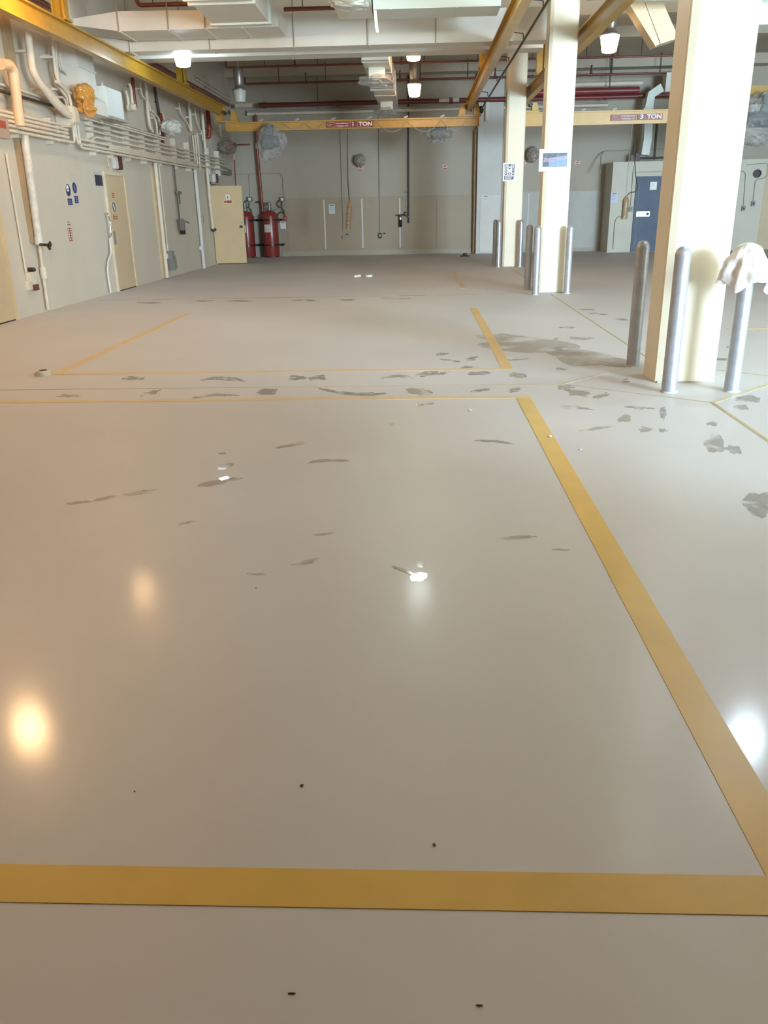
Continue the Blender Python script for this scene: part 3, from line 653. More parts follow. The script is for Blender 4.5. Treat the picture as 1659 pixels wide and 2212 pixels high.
for (pa, pb, z, lab, xr) in (((488, 146), (800, 138), 4.62, 'red sprinkler pipe, nearest of the three parallel runs before the back wall', 6.6),
                         ((530, 182), (800, 173), 4.62, 'red sprinkler pipe, middle one of the three parallel runs before the back wall', 7.2),
                         ((560, 204), (800, 197), 4.62, 'red sprinkler pipe, farthest of the three parallel runs before the back wall', 7.4)):
    x0, y = ceil_line(pa, pb, z); y = min(y, 25.0)
    t = thing('sprinkler_pipe', (x0, y, z), lab, 'pipe', SPR)
    b = nbm(); tube(b, [(x0, y, z+.16), (x0, y, z), (xr, y, z)], .024, 10, .05); part('run', b, RUST, t, smooth=True)
    n = 0; x = x0+.95
    while x < xr:
        b = nbm(); tube(b, [(x, y, z), (x, y, ZC)], .008, 6); part('hanger_rod', b, DARKP, t)
        if n % 2 == 0:
            b = nbm(); lathe(b, (x+.75, y, z+.02), [(.022, 0), (.022, .08), (.012, .1), (.012, .18), (.03, .2), (.008, .21)], 10); part('sprinkler_head', b, RUST, t)
            b = nbm(); lathe(b, (x+.69, y, z), [(.033, 0), (.033, .12)], 12, (1, 0, 0)); part('tee', b, RUST, t, smooth=True)
        n += 1; x += 1.3
# heavy red main and white conduits at the back wall
y = YB-.5
a, c = Dp(560, 231, y), Dp(1010, 213, y); zz = (a.z+c.z)/2
t = thing('sprinkler_main', (a.x, y, zz), 'thick dark red main pipe along the top of the back wall', 'pipe', SPR)
b = nbm(); tube(b, [(a.x, y, zz), (12.5, y, zz)], .062, 14); part('run', b, mat('main_red', '#6d2d28', .4, var=.08), t, smooth=True)
for x in (a.x+.1, a.x+2.2, .9, 2.6, 5.2):
    b = nbm(); lathe(b, (x, y, zz), [(.08, 0), (.08, .1)], 14, (1, 0, 0)); part('coupling', b, mat('main_red', '#5e2226'), t, smooth=True)
b = nbm(); q = Dp(970, 217, y); bx(b, q.x-.28, q.x+.28, y-.066, y-.055, zz-.04, zz+.05); part('flow_label', b, mat('pipe_label', '#c9b9a4', .5, var=.3, scale=30), t)
b = nbm(); q = Dp(530, 231, y); bx(b, q.x-.28, q.x+.2, y-.07, y+.02, zz-.05, zz+.05); part('wrapped_valve', b, mat('pipe_label', '#c9b9a4'), t)
for (py0, py1, r, m_, lab) in ((241, 229, .022, GREYC, 'thin grey conduit just under the thick red main'), (247, 234, .045, CREAM, 'white pipe running along the back wall below the red main')):
    z_ = (Dp(560, py0, YB-.2).z+Dp(980, py1, YB-.2).z)/2
    pipe([(-4.9, YB-.2, z_), (5.4, YB-.2, z_)], r, m_, lab, group='back wall cross pipes')
z_ = Dp(1330, 196, 25.2).z
pipe([(2.9, 25.2, z_), (6.12, 25.2, z_)], .085, mat('main_red2', '#833534', .4, var=.08), 'very thick red pipe above the three ton bridge', group=SPR)
z_ = Dp(1330, 209, 25.3).z
pipe([(2.9, 25.3, z_), (6.12, 25.3, z_)], .05, mat('main_red2', '#7a2b31'), 'thinner red pipe just under the very thick red one', group=SPR)
z_ = Dp(1330, 181, 25.6).z
pipe([(2.6, 25.6, z_), (6.3, 25.6, z_)], .07, CREAM, 'white pipe above the red pipes right of the columns', group='back wall cross pipes')
# red pipes among the front ducts
q = Dp(690, 40, 13.0); pipe([(-2.05, 14.35, 4.22), (-.6, 14.35, 4.22)], .03, RUST, 'red pipe glimpsed between the tapered duct and the centre outlet', group=SPR)
pipe([(2.7, 15.0, 4.38), (5.5, 15.0, 4.38)], .03, DARKP, 'dark pipe above the amber lamp right of the middle column', group=SPR)
pipe([(-2.1, 12.9, 4.28), (-1.0, 12.9, 4.28)], .035, RUST, 'red pipe at the top edge beside the branch duct', group=SPR)
pipe([(-4.2, 13.9, 4.45), (-4.2, 13.9, 4.24), (-3.0, 13.9, 4.24)], .03, RUST, 'red pipe lying over the tapered duct at the top left', group=SPR)
# red pipe along the left wall above the crane rail
z_ = (Lw(408, 180, .2).z+Lw(500, 230, .2).z)/2
pipe([(XL+.2, 11.3, z_), (XL+.2, 24.6, z_)], .045, RUST, 'dark red pipe running along the left wall above the crane rail', group=SPR)
for i, (pa, pb) in enumerate((((425, 165), (505, 212)), ((425, 172), (490, 212)))):
    z_ = Lw(*pa, .06).z; pipe([(XL+.06, Lw(*pa, .06).y, z_), (XL+.06, 25.6, z_-.05*i)], .014, CREAM, 'thin %s conduit on the left wall above the red pipe near the back corner' % ('upper', 'lower')[i], group='thin conduits high on left wall')

# ================================================================== LEFT WALL: CONDUIT BANKS
KB = 'cream conduits banked along the left wall'
XO = .145
def cond(pts, r, label, m_=CREAM, group=KB, bend=.10, boxes=(), name='conduit', cups=True):
    t = thing(name, Vector(pts[0]), label, 'conduit', group)
    b = nbm(); tube(b, pts, r, 10, bend); part('run', b, m_, t, smooth=True)
    if cups:
        P = [Vector(p) for p in pts]; n = 0
        for a_, c_ in zip(P, P[1:]):
            L_ = (c_-a_).length
            if L_ < .9: continue
            k = .7
            while k < L_-.3 and n < 4:
                b = nbm(); d_ = (c_-a_).normalized(); lathe(b, a_+d_*k, [(r*1.22, 0), (r*1.22, .06)], 10, d_); part('coupling', b, m_, t, smooth=True); k += 2.3; n += 1
    return t
X_ = XL+XO
ords = ['topmost', 'second from the top', 'third from the top', 'fourth from the top', 'lowest']
for i, z in enumerate((2.555, 2.505, 2.455, 2.40, 2.34)):
    ye = (12.95, 13.2, 13.2, 13.2, 13.32)[i]
    pts = [(X_, 7.5, z), (X_, ye, z)]
    if i == 4: pts = [(X_, 7.5, z), (X_, 13.42, z), (X_, 13.42, 2.60)]
    cond(pts, .019, 'cream conduit left of the junction boxes, %s of its five' % ords[i])
q = [2.775, 2.735, 2.655, 2.575, 2.49, 2.41, 2.375, 2.34, 2.29]
st = [14.0, 14.0, 14.1, 14.1, 14.2, 13.6, 14.95, 13.65, 13.55]
nm = ['topmost', 'second down', 'third down', 'fourth down', 'middle one', 'fourth up', 'third up', 'second up', 'lowest']
for i, z in enumerate(q):
    if i in (0, 1): pts = [(X_, st[i], z), (X_, 18.3, z)]
    elif i == 2: pts = [(X_, st[i], z), (X_, 24.2, z-.02)]
    elif i == 3: pts = [(X_, st[i], z), (X_, 24.2, z)]
    elif i == 4: pts = [(X_, 13.9, z-.07), (X_, 14.1, z-.07), (X_, 14.3, z), (X_, 24.2, z)]
    elif i == 5: pts = [(X_, 13.45, 2.6), (X_, 13.45, z), (X_, 20.62, z), (X_, 20.62, 3.0)]
    elif i == 6: pts = [(X_, st[i], z), (X_, 24.0, z)]
    elif i == 7: pts = [(X_, 13.52, 2.6), (X_, 13.52, z), (X_, 20.82, z), (X_, 20.82, 3.02)]
    else: pts = [(X_, 13.62, 2.6), (X_, 13.62, z), (X_, 21.05, z), (X_, 21.05, 3.08)]
    cond(pts, .017 if i < 5 else .019, 'cream conduit in the bank right of the junction boxes, %s of nine' % nm[i])
for i, y in enumerate((8.6, 10.2, 11.62, 12.72, 14.35, 15.15, 16.1, 17.0, 18.0, 19.2, 20.3, 22.2, 23.3)):
    b = nbm(); x0 = XL; x1 = XL+XO-.021
    z0, z1 = (2.28, 2.62) if y < 13.5 else (2.22, 2.83)
    bx(b, x0, x0+.004, y-.02, y+.02, z0, z1); bx(b, x0, x1, y-.022, y-.018, z0, z1); bx(b, x0, x1, y+.018, y+.022, z0, z1); bx(b, x1-.004, x1, y-.022, y-.008, z0, z1); bx(b, x1-.004, x1, y+.008, y+.022, z0, z1)
    solo('strut_channel', b, CREAM, 'upright cream strut holding the conduit bank, number %d from the left' % (i+1) if False else
         ['strut at the left edge', 'strut left of the brown pipe', 'strut just behind the brown pipe', 'strut left of the junction boxes', 'strut right of the junction boxes', 'strut above the left wall door', 'strut left of the white panel', 'strut under the white panel',
          'strut below the red drop pipe', 'strut left of the bent conduits', 'strut among the bent conduits', 'strut beyond the bent conduits', 'strut nearest the back corner'][i] + ' behind the cream conduit bank', 'strut', 'struts behind the conduit bank')
# junction boxes
for (pa, pb, off, lab) in (((158, 228), (169, 268), .30, 'large cream junction box where the slanting conduits meet'), ((150, 262), (156, 275), .22, 'small cream junction box left under the large one')):
    a, c = Lw(*pa, off), Lw(*pb, off); b = nbm(); bx(b, XL, XL+off, min(a.y, c.y)-.02, max(a.y, c.y)+.06, c.z, a.z)
    t = thing('junction_box', (XL+off/2, a.y, c.z), lab, 'junction box'); part('body', b, CREAM, t, bevel=.02)
    b = nbm(); bx(b, XL+off, XL+off+.012, min(a.y, c.y)-.01, max(a.y, c.y)+.05, c.z+.02, a.z-.02); part('cover', b, CREAM, t)
def wallc(pxs, r, off, label, m_=CREAM, group='cream conduits dropping down the left wall', bend=.12, cups=False):
    P = [Lw(px, py, off) for px, py in pxs]; t = cond(P, r, label, m_, group, bend, cups=cups)
    q_ = (P[0]+P[1])/2; b = nbm(); bx(b, XL, XL+off, q_.y-.02, q_.y+.02, q_.z-.015, q_.z+.015); part('standoff_clip', b, m_, t)
    return t
wallc([(60, 70), (69, 150), (82, 176), (118, 222), (143, 246), (158, 252)], .05, .24, 'fat slanting conduit, lower of the pair left of the amber wrapped horn')
wallc([(84, 178), (110, 205), (130, 228), (148, 240), (160, 243)], .045, .20, 'fat slanting conduit, upper of the pair left of the amber wrapped horn')
wallc([(109, 80), (117, 160), (124, 182), (146, 212), (151, 236)], .03, .14, 'bent conduit, left one of the cluster above the large junction box')
wallc([(112, 86), (120, 160), (128, 180), (150, 205), (155, 236)], .022, .19, 'bent conduit, second of the cluster above the large junction box')
wallc([(119, 90), (124, 172), (158, 200), (166, 222), (167, 238)], .022, .14, 'bent conduit, third of the cluster above the large junction box')
wallc([(121, 176), (160, 207), (172, 226), (174, 246)], .022, .20, 'bent conduit, fourth of the cluster above the large junction box')
wallc([(127, 90), (132, 146), (149, 166), (153, 178), (155, 204)], .016, .10, 'thin wavy conduit left of the square duct box')
wallc([(118, 210), (136, 210), (143, 222), (145, 238)], .016, .10, 'short arched conduit left of the large junction box')
wallc([(137, 95), (143, 160), (144, 172), (152, 186)], .022, .06, 'black pipe dropping behind the bent conduits', DARKP)
wallc([(334, 188), (345, 252)], .026, .05, 'black pipe dropping under the crane rail right of the white panel', DARKP)
z_ = Lw(60, 212, .1).z
pipe([(XL+.1, 8.5, z_), (XL+.1, 18.4, z_-.02)], .022, DARKP, 'black pipe running along the left wall behind the conduits', group='long left wall pipes')
pipe([(XL+.05, 8.5, z_+.10), (XL+.05, 13.0, z_+.08)], .018, CREAM, 'thin cream pipe just above the long black pipe on the left wall', group='long left wall pipes')
# square duct box, electrical panel
def wbox(px0, py0, px1, py1, off): 
    a, c = Lw(px0, py0, off), Lw(px1, py1, off); return a.y, c.y, c.z, a.z
t = thing('wall_duct_box', (XL+.15, 14.8, 2.9), 'off white square duct box high on the left wall behind the amber wrapped horn', 'duct box')
a, c = Lw(158, 110, .28), Lw(208, 240, .28); y0_, y1_ = a.y+.1, c.y+.15
b = nbm(); bx(b, XL, XL+.28, y0_, y1_, 3.05, ZC-.4); part('casing', b, DUCT, t)
b = nbm(); prism(b, [(XL, y0_, 3.05), (XL+.28, y0_, 3.05), (XL+.40, y0_-.02, 2.98), (XL+.40, y0_-.02, 2.78), (XL, y0_, 2.74)], (0, y1_-y0_+.04, 0)); part('hood', b, DUCT, t)
for z in (3.05, 3.4): 
    b = nbm(); bx(b, XL, XL+.30, y0_-.01, y1_+.01, z, z+.025); part('seam', b, DUCT, t)
a, c = Lw(233, 210, .38), Lw(268, 256, .38)
t = thing('electrical_panel', (XL+.19, (a.y+c.y)/2, c.z), 'white electrical panel high on the left wall, brightly lit', 'electrical panel')
PW = mat('panel_white', '#dfe3dc', .35, var=.02)
b = nbm(); bx(b, XL, XL+.36, a.y-.05, c.y+.05, 2.80, 3.25); part('cabinet', b, PW, t, bevel=.006)
b = nbm(); bx(b, XL+.36, XL+.375, a.y-.03, c.y+.03, 2.82, 3.23); part('door', b, PW, t, bevel=.004)
b = nbm(); bx(b, XL+.05, XL+.42, a.y-.09, c.y+.09, 2.77, 2.80); part('bottom_flange', b, GREYC, t)
for i, (px, py0, py1, off) in enumerate(((222, 178, 222, .28), (217, 185, 224, .16), (283, 180, 232, .20), (275, 195, 233, .12))):
    lab = ['drop pipe with round cap, front left of the white panel', 'drop pipe with round cap, behind left of the white panel', 'drop pipe with round cap, nearest right of the white panel', 'drop pipe with round cap, close behind right of the white panel'][i]
    t = thing('capped_pipe', Lw(px, py1, off), lab, 'pipe', 'capped cream drop pipes')
    b = nbm(); tube(b, [Lw(px-4, py0, off), Lw(px, py0+12, off), Lw(px+4, py1, off)], .026, 10, .1); part('run', b, CREAM, t, smooth=True)
    q_ = Lw(px+4, py1, off); b = nbm(); lathe(b, q_+Vector((-.03, 0, 0)), [(.055, 0), (.065, .03), (.06, .08), (.02, .09)], 16, (1, 0, 0)); part('cap', b, CREAM, t, smooth=True)
wallc([(286, 168), (289, 205), (293, 233)], .034, .1, 'red drop pipe right of the white panel', REDP, 'red drop pipes on the left wall')
wallc([(346, 245), (350, 262), (352, 310)], .034, .1, 'red drop pipe beside the bright wrapped horn', REDP, 'red drop pipes on the left wall')
t = thing('pipe', Lw(451, 290, .12), 'thick red pipe ending in an elbow near the back left corner', 'pipe', 'red drop pipes on the left wall')
b = nbm(); tube(b, [Lw(449, 238, .12), Lw(452, 284, .12), Lw(452, 284, .12)+Vector((-.02, -.02, -.14)), Lw(444, 293, .02)], .055, 14, .1); part('run', b, REDP, t, smooth=True)
b = nbm(); lathe(b, Lw(452, 280, .12), [(.08, 0), (.08, .05)], 16); part('coupling', b, REDP, t, smooth=True)
for i, (pp, r, lab) in enumerate((([(315, 178), (320, 250), (324, 275), (330, 285)], .03, 'cream conduit below the bright patch of the crane rail'), ([(302, 178), (306, 205), (322, 222), (325, 240)], .016, 'thin wavy conduit below the bright patch of the crane rail'),
        ([(330, 240), (345, 258), (346, 292)], .02, 'bent conduit just left of the red pipe by the bright wrapped horn'), ([(327, 246), (338, 262), (340, 290)], .018, 'second bent conduit left of the red pipe by the bright wrapped horn'),
        ([(349, 244), (354, 252), (357, 296)], .022, 'hooked conduit at the left of the bright wrapped horn'), ([(387, 222), (390, 246), (407, 268), (409, 278)], .014, 'thin wavy conduit right of the bright wrapped horn'),
        ([(408, 222), (413, 284)], .036, 'fat cream conduit dropping from the crane rail, right of the bright wrapped horn'), ([(421, 232), (424, 262), (436, 286), (438, 304)], .014, 'thin wavy conduit left of the thick red elbow pipe'),
        ([(436, 236), (445, 340), (453, 430), (460, 494)], .034, 'long cream pipe ending left of the open tan door'), ([(475, 270), (476, 294), (500, 296), (505, 318), (506, 345)], .02, 'arched conduit over the clear wrapped horn'))):
    wallc(pp, r, .10, lab)
# wrapped horns
def horn(px, py, off, rx, rz, wm, label, seed, core=AMBER):
    c_ = Lw(px, py, off); t = thing('wrapped_horn', c_-Vector((0, 0, rz)), label, 'wrapped horn')
    b = nbm(); lathe(b, (XL, c_.y, c_.z), [(.03, 0), (.03, off)], 10, (1, 0, 0)); part('mount', b, GREYC, t)
    b = nbm(); lathe(b, c_-Vector((.1, 0, 0)), [(.05, 0), (.08, .05), (.12, .16), (.13, .18)], 18, (1, -.4, 0)); part('bell', b, core, t, smooth=True)
    b = nbm(); ball(b, c_, rx*.75, rx, rz, 4, .24, 2.2, seed); part('plastic_wrap', b, wm, t); return t
horn(182, 205, .38, .19, .15, WRAPA, 'horn wrapped in amber plastic on the left wall', 1.5)
horn(187, 235, .40, .17, .09, WRAPA, 'smaller amber plastic bundle hanging under the wrapped horn', 4.5)
horn(370, 275, .34, .26, .14, FOIL, 'horn wrapped in bright white plastic above the conduit bank', 2.5)
horn(492, 318, .30, .30, .17, wrap_mat('plastic_wrap_hazy', '#a09a90', .6, .2), 'horn in dusty clear plastic with an orange core near the back corner', 6.5)
# big brown and pale drain pipes near the left edge
t = thing('drain_pipe', Lw(86, 535, .1), 'worn pale drain pipe with brown backing strip down the left wall', 'drain pipe')
b = nbm(); tube(b, [Lw(52, 292, .10), Lw(84, 520, .10)], .055, 16); part('pipe', b, CREAMG, t, smooth=True)
a = Lw(60, 400, .03); b = nbm(); bx(b, XL, XL+.05, a.y-.16, a.y-.03, 0.95, 2.35); part('backing_strip', b, mat('brown_strip', '#a98f6c', .5, var=.1), t)
b = nbm(); tube(b, [Lw(85, 520, .10), Lw(87, 545, .07), Lw(104, 668, .05)], .022, 12); part('thin_pipe', b, CREAM, t, smooth=True)
b = nbm(); lathe(b, Lw(96, 602, .06), [(.04, 0), (.045, .02), (.045, .14), (.04, .16)], 14); part('coupling', b, CREAM, t, smooth=True)
b = nbm(); lathe(b, Lw(85, 528, .10), [(.06, 0), (.06, .10)], 16); part('reducer', b, WHITEP, t, smooth=True)
t = thing('hose_valve', Lw(92, 533, .14), 'dark hose valve on the worn drain pipe', 'valve')
c_ = Lw(90, 530, .16); b = nbm(); tube(b, [c_+Vector((-.02, 0, .01)), c_+Vector((.03, .12, 0)), c_+Vector((.04, .16, -.06))], .02, 8, .03); part('spout', b, DARKP, t, smooth=True)
b = nbm(); lathe(b, c_+Vector((.03, .12, .01)), [(.01, 0), (.01, .03), (.04, .035), (.04, .045)], 12, (1, 0, 0)); part('handwheel', b, DARKP, t)
b = nbm(); tube(b, [Lw(2, 138, .22), Lw(20, 140, .22), Lw(28, 152, .22), Lw(43, 272, .20)], .065, 14, .15); solo('drain_pipe', b, mat('pipe_pinkish', '#dcbd97', .45, var=.05), 'fat tan pipe with an elbow at the far upper left', 'drain pipe', smooth=True)
a = Lw(8, 90, .02); b = nbm(); bx(b, XL, XL+.06, a.y, a.y+.2, 2.62, 4.6); solo('wall_strip', b, mat('brown_strip', '#a98f6c'), 'brown upright strip behind the fat tan pipe at the far upper left', 'wall strip')
b = nbm(); a, c = Lw(-12, 255, .5), Lw(24, 303, .5); bx(b, XL+.42, XL+.50, 9.6, c.y, c.z+.01, a.z+.02)
sg = solo('wall_sign', b, mat('sign_back_grey', '#a89484', .5, var=.06), 'greyish sign edge with brick red bands at the far left', 'sign')
b = nbm(); bx(b, XL+.50, XL+.505, 9.8, c.y-.08, c.z+.12, c.z+.20); part('red_band', b, SIGNO, sg)
b = nbm(); tube(b, [(XL, c.y-.3, c.z+.12), (XL+.42, c.y-.3, c.z+.12)], .015, 8); part('arm', b, GREYC, sg)
# thin conduit with outlet boxes
t = thing('outlet_box', Lw(58, 603, .06), 'cream outlet box with a dark plug at the end of the thin conduit, lower left', 'outlet')
b = nbm(); tube(b, [Lw(13, 330, .03), Lw(56, 588, .03)], .013, 8); part('conduit', b, CREAM, t, smooth=True)
c_ = Lw(58, 598, .0); b = nbm(); bx(b, XL, XL+.08, c_.y-.05, c_.y+.05, c_.z-.06, c_.z+.06); part('body', b, CREAM, t, bevel=.008)
b = nbm(); lathe(b, (XL+.08, c_.y+.08, c_.z+.09), [(.03, -.08), (.03, 0), (.02, .02)], 12, (1, 0, 0)); part('plug', b, DARKP, t)
c_ = Lw(65, 620, .0); b = nbm(); bx(b, XL, XL+.05, c_.y-.12, c_.y+.1, c_.z-.03, c_.z+.09); ob2 = solo('low_box', b, CREAM, 'low cream box with a dark red cover near the left floor', 'outlet')
b = nbm(); bx(b, XL+.05, XL+.075, c_.y-.02, c_.y+.12, c_.z-.05, c_.z+.03); part('cover', b, mat('dark_brick', '#6e3a28', .5, var=.1), ob2)
# conduit beside door 1 with grab bar
t = thing('conduit', Lw(240, 632, .05), 'white bent conduit with a grab bar left of the left wall door', 'conduit')
b = nbm(); tube(b, [Lw(237, 515, .05), Lw(240, 548, .05), Lw(233, 565, .05), Lw(232, 585, .05), Lw(234, 600, .05), Lw(239, 632, .05)], .018, 10, .08); part('run', b, WHITEP, t, smooth=True)
b = nbm(); tube(b, [Lw(228, 461, .02), Lw(233, 461, .09), Lw(237, 478, .09), Lw(240, 508, .09), Lw(236, 512, .02)], .016, 10, .05); part('grab_bar', b, CHROME, t, smooth=True)
# signs on the left wall
def wall_sign(px0, py0, px1, py1, m_, label, th=.006, cat='sign', off=0.0):
    a, c = Lw(px0, py0), Lw(px1, py1); b = nbm(); bx(b, XL+off, XL+off+th, a.y, c.y, c.z, a.z); o = solo('wall_sign', b, m_, label, cat)
    return o, a.y, c.y, c.z, a.z
def deco(o, rects, m_, name, xo):
    b = nbm()
    for (y0, y1, z0, z1) in rects: bx(b, xo, xo+.002, y0, y1, z0, z1)
    return part(name, b, m_, o)
for (px0, py0, px1, py1, ty0, ty1, lab, head) in ((140, 398, 153, 424, 429, 443, 'blue round helmet sign over a blue text block, left of the pair', True), (155, 394, 166, 418, 423, 439, 'blue round sign over a blue text block, right of the pair', False)):
    o, y0, y1, z0, z1 = wall_sign(px0-2, py0-3, px1+4, ty1+2, WALL, lab)
    yc, zc = (y0+y1)/2, Lw(0.5*(px0+px1), 0.5*(py0+py1)).z; xo = XL+.006
    R = (Lw(px0, py0).z-Lw(px0, py1).z)/2
    b = nbm(); lathe(b, (xo, yc, zc), [(R, 0), (R, .003)], 28, (1, 0, 0)); part('disc', b, SIGNB, o)
    b = nbm()
    if head: lathe(b, (xo+.003, yc-.02, zc+R*.3), [(R*.55, 0), (R*.55, .002)], 20, (1, 0, 0)); bx(b, xo+.003, xo+.005, yc-R*.6, yc+R*.3, zc+R*.1, zc+R*.25)
    else: bx(b, xo+.003, xo+.005, yc-R*.15, yc+R*.15, zc-R*.6, zc+R*.6)
    part('pictogram', b, TXT if head else mat('sign_blue_pale', '#7f8cc0', .4), o)
    ztop, zbot = Lw((px0+px1)/2, ty0).z, Lw((px0+px1)/2, ty1).z; hh = ztop-zbot
    deco(o, [(y0+.03, y1-.01, zbot, ztop)], SIGNB, 'text_block', xo)
    deco(o, [(y0+.06, y1-.05, zbot+hh*k, zbot+hh*(k+.10)) for k in (.2, .45, .7)], mat('sign_blue_pale', '#7f8cc0', .4), 'text_lines', xo+.002)
o, y0, y1, z0, z1 = wall_sign(142, 475, 157, 520, WALL, 'white and brick red instruction sign left of the left wall door')
h_ = z1-z0; xo = XL+.006
deco(o, [(y0, y1, z0, z0+h_*.62)], SIGNO, 'red_field', xo); deco(o, [(y0+.01, y1-.01, z0+h_*.74, z0+h_*.80), (y0+.01, y1-.01, z0+h_*.88, z0+h_*.91)], INK, 'heading_lines', xo)
deco(o, [(ya, yb, z0+h_*(.06+.11*k), z0+h_*(.13+.11*k)) for k in range(5) for (ya, yb) in ((y0+.02, y0+.09), (y1-.09, y1-.02))], TXT, 'pictograms', xo+.002)
o, y0, y1, z0, z1 = wall_sign(200, 370, 224, 404, mat('sleeve_grey', '#b9b6b2', .3, var=.03), 'dark picture sign in a clear sleeve left of the left wall door', off=.0)
deco(o, [(y0+(y1-y0)*.12, y1-(y1-y0)*.08, z0+.015, z1-.05)], PHOTO, 'picture', XL+.006)
o, y0, y1, z0, z1 = wall_sign(229, 338, 235, 364, mat('sign_ochre', '#c9973c', .5, var=.05), 'narrow ochre sign above the left wall door')
deco(o, [(y0+.02, y0+.06, z0+.03, z1-.03)], TXT, 'text_lines', XL+.006)
c_ = Lw(247, 352); t = thing('alarm_strobe', (XL+.05, c_.y, c_.z-.1), 'white box with a dark red strobe above the left wall door', 'alarm', 'alarm strobes on the left wall')
b = nbm(); bx(b, XL, XL+.07, c_.y-.14, c_.y+.02, c_.z-.1, c_.z+.1); part('box', b, WHITEP, t, bevel=.01)
b = nbm(); bx(b, XL, XL+.10, c_.y+.03, c_.y+.15, c_.z-.11, c_.z+.11); part('strobe', b, mat('strobe_red', '#5b2c20', .35, var=.05), t, bevel=.01)
b = nbm(); tube(b, [(XL+.02, c_.y-.06, c_.z+.1), (XL+.02, c_.y-.06, c_.z+.3)], .01, 8); part('feed', b, GREYC, t)
clone(t, (XL+.05, Lw(461, 383).y, Lw(461, 392).z-.02), 'white box with a dark strobe above the open tan door')
# signs on door 1
for (px0, py0, px1, py1, kind) in ((239, 417, 248, 427, 0), (240, 434, 251, 460, 1), (244, 464, 254, 475, 2)):
    a, c = Lw(px0, py0, .02), Lw(px1, py1, .02); b = nbm(); bx(b, XL+.02, XL+.025, a.y, c.y, c.z, a.z)
    o = solo('door_sign', b, (SIGNT, WALL, SIGNO)[kind], ('small tan notice at the top of the left wall door', 'white notice with a barred circle on the left wall door', 'small brick red notice under the barred circle on the left wall door')[kind], 'sign')
    yc, zc = (a.y+c.y)/2, (a.z+c.z)/2
    if kind == 1:
        b = nbm(); R = (a.z-c.z)*.36
        for k in range(24):
            a_ = 2*PI*k/24; obox(b, (XL+.026, yc+R*math.cos(a_), zc+R*math.sin(a_)), (.001, 0, 0), (0, -R*.14*math.sin(a_), R*.14*math.cos(a_)), (0, .012*math.cos(a_), .012*math.sin(a_)))
        obox(b, (XL+.026, yc, zc), (.001, 0, 0), (0, R*.7, R*.7), (0, .008, -.008)); part('barred_circle', b, INK, o)
    else: deco(o, [(a.y+.03, c.y-.03, zc+dz-.008, zc+dz+.008) for dz in (-.03, 0, .03)], SIGNO if kind == 0 else SIGNT, 'text_lines', XL+.025)
# white pipes mid wall
def vpipe(pa, pb, r, label, m_=CREAM, coup=None, off=.06):
    a, c = Lw(*pa, off), Lw(*pb, off); t = thing('pipe', c, label, 'pipe', 'upright pale pipes on the left wall')
    b = nbm(); tube(b, [a, c], r, 14); part('run', b, m_, t, smooth=True)
    if coup:
        b = nbm(); lathe(b, Lw(*coup, off), [(r*1.35, -.05), (r*1.45, -.03), (r*1.45, .03), (r*1.35, .05)], 14); part('coupling', b, m_, t, smooth=True)
    return t
vpipe((335, 352), (361, 600), .042, 'fat pale pipe with a tan shadow strip right of the left wall door', coup=(357, 553), off=.07)
b = nbm(); a = Lw(329, 400); bx(b, XL, XL+.03, a.y-.02, a.y+.12, .02, 2.2); solo('wall_strip', b, mat('pipe_shadow_tan', '#cdb795', .55, var=.05), 'tan upright strip painted for the shadow beside the fat pale pipe', 'wall strip')  # solid strip standing in for the shade beside the pipe
vpipe((343, 355), (363, 545), .014, 'thin pale pipe beside the fat one right of the left wall door')
vpipe((420, 355), (441, 580), .042, 'fat pale pipe left of the open tan door', coup=(434, 536), m_=WHITEP)
t = thing('switch_box', Lw(370, 560, .1), 'grey safety switch hanging low beside the fat pale pipe', 'switch')
c_ = Lw(368, 553, .1); b = nbm(); bx(b, XL+.02, XL+.16, c_.y-.12, c_.y+.12, c_.z-.06, c_.z+.10); part('body', b, GREYB, t, bevel=.01)
b = nbm(); obox(b, Lw(373, 568, .13), (.06, 0, 0), (0, .07, .02), (0, .04, -.12)); part('plug', b, GREYB, t, bevel=.01)
b = nbm(); bx(b, XL, XL+.05, c_.y-.14, c_.y-.02, c_.z+.1, c_.z+.2); part('bracket', b, CREAM, t)
# black air line with filter regulator on the left wall
t = thing('air_regulator', Lw(392, 500, .12), 'black air line with a filter bowl on the left wall', 'air regulator')
b = nbm(); tube(b, [Lw(375, 355, .06), Lw(381, 412, .06), Lw(388, 475, .06)], .016, 8, .02); part('air_line', b, DARKP, t, smooth=True)
c_ = Lw(383, 416, .08); b = nbm(); obox(b, c_+Vector((.0, .12, 0)), (.02, 0, 0), (0, .15, 0), (0, 0, .03)); obox(b, c_+Vector((0, .12, -.12)), (.015, 0, 0), (0, .025, 0), (0, 0, .12)); part('shutoff_valve', b, PVC, t)
c_ = Lw(393, 480, .12); b = nbm(); lathe(b, c_-Vector((0, 0, .26)), [(.05, 0), (.062, .03), (.062, .24)], 18); part('filter_bowl', b, BLACK, t, smooth=True)
b = nbm(); lathe(b, c_-Vector((0, 0, .02)), [(.066, 0), (.066, .06), (.03, .09)], 18); part('collar', b, CHROME, t, smooth=True)
b = nbm(); tube(b, [c_+Vector((-.06, -.14, .04)), c_+Vector((0, 0, .04)), c_+Vector((.06, .34, -.02))], .016, 8, .02); part('outlet_tube', b, PVC, t, smooth=True)
b = nbm(); obox(b, c_+Vector((.03, -.1, -.05)), (.05, 0, 0), (0, .02, 0), (0, 0, .12)); part('bracket', b, PVC, t)
o, y0, y1, z0, z1 = wall_sign(435, 453, 441, 482, WALL, 'narrow brick red instruction sign between the fat pale pipes')
deco(o, [(y0+.05, y1-.05, z0+(z1-z0)*k, z0+(z1-z0)*(k+.1)) for k in (.02, .16, .3, .44, .58)], SIGNO, 'red_fields', XL+.006)
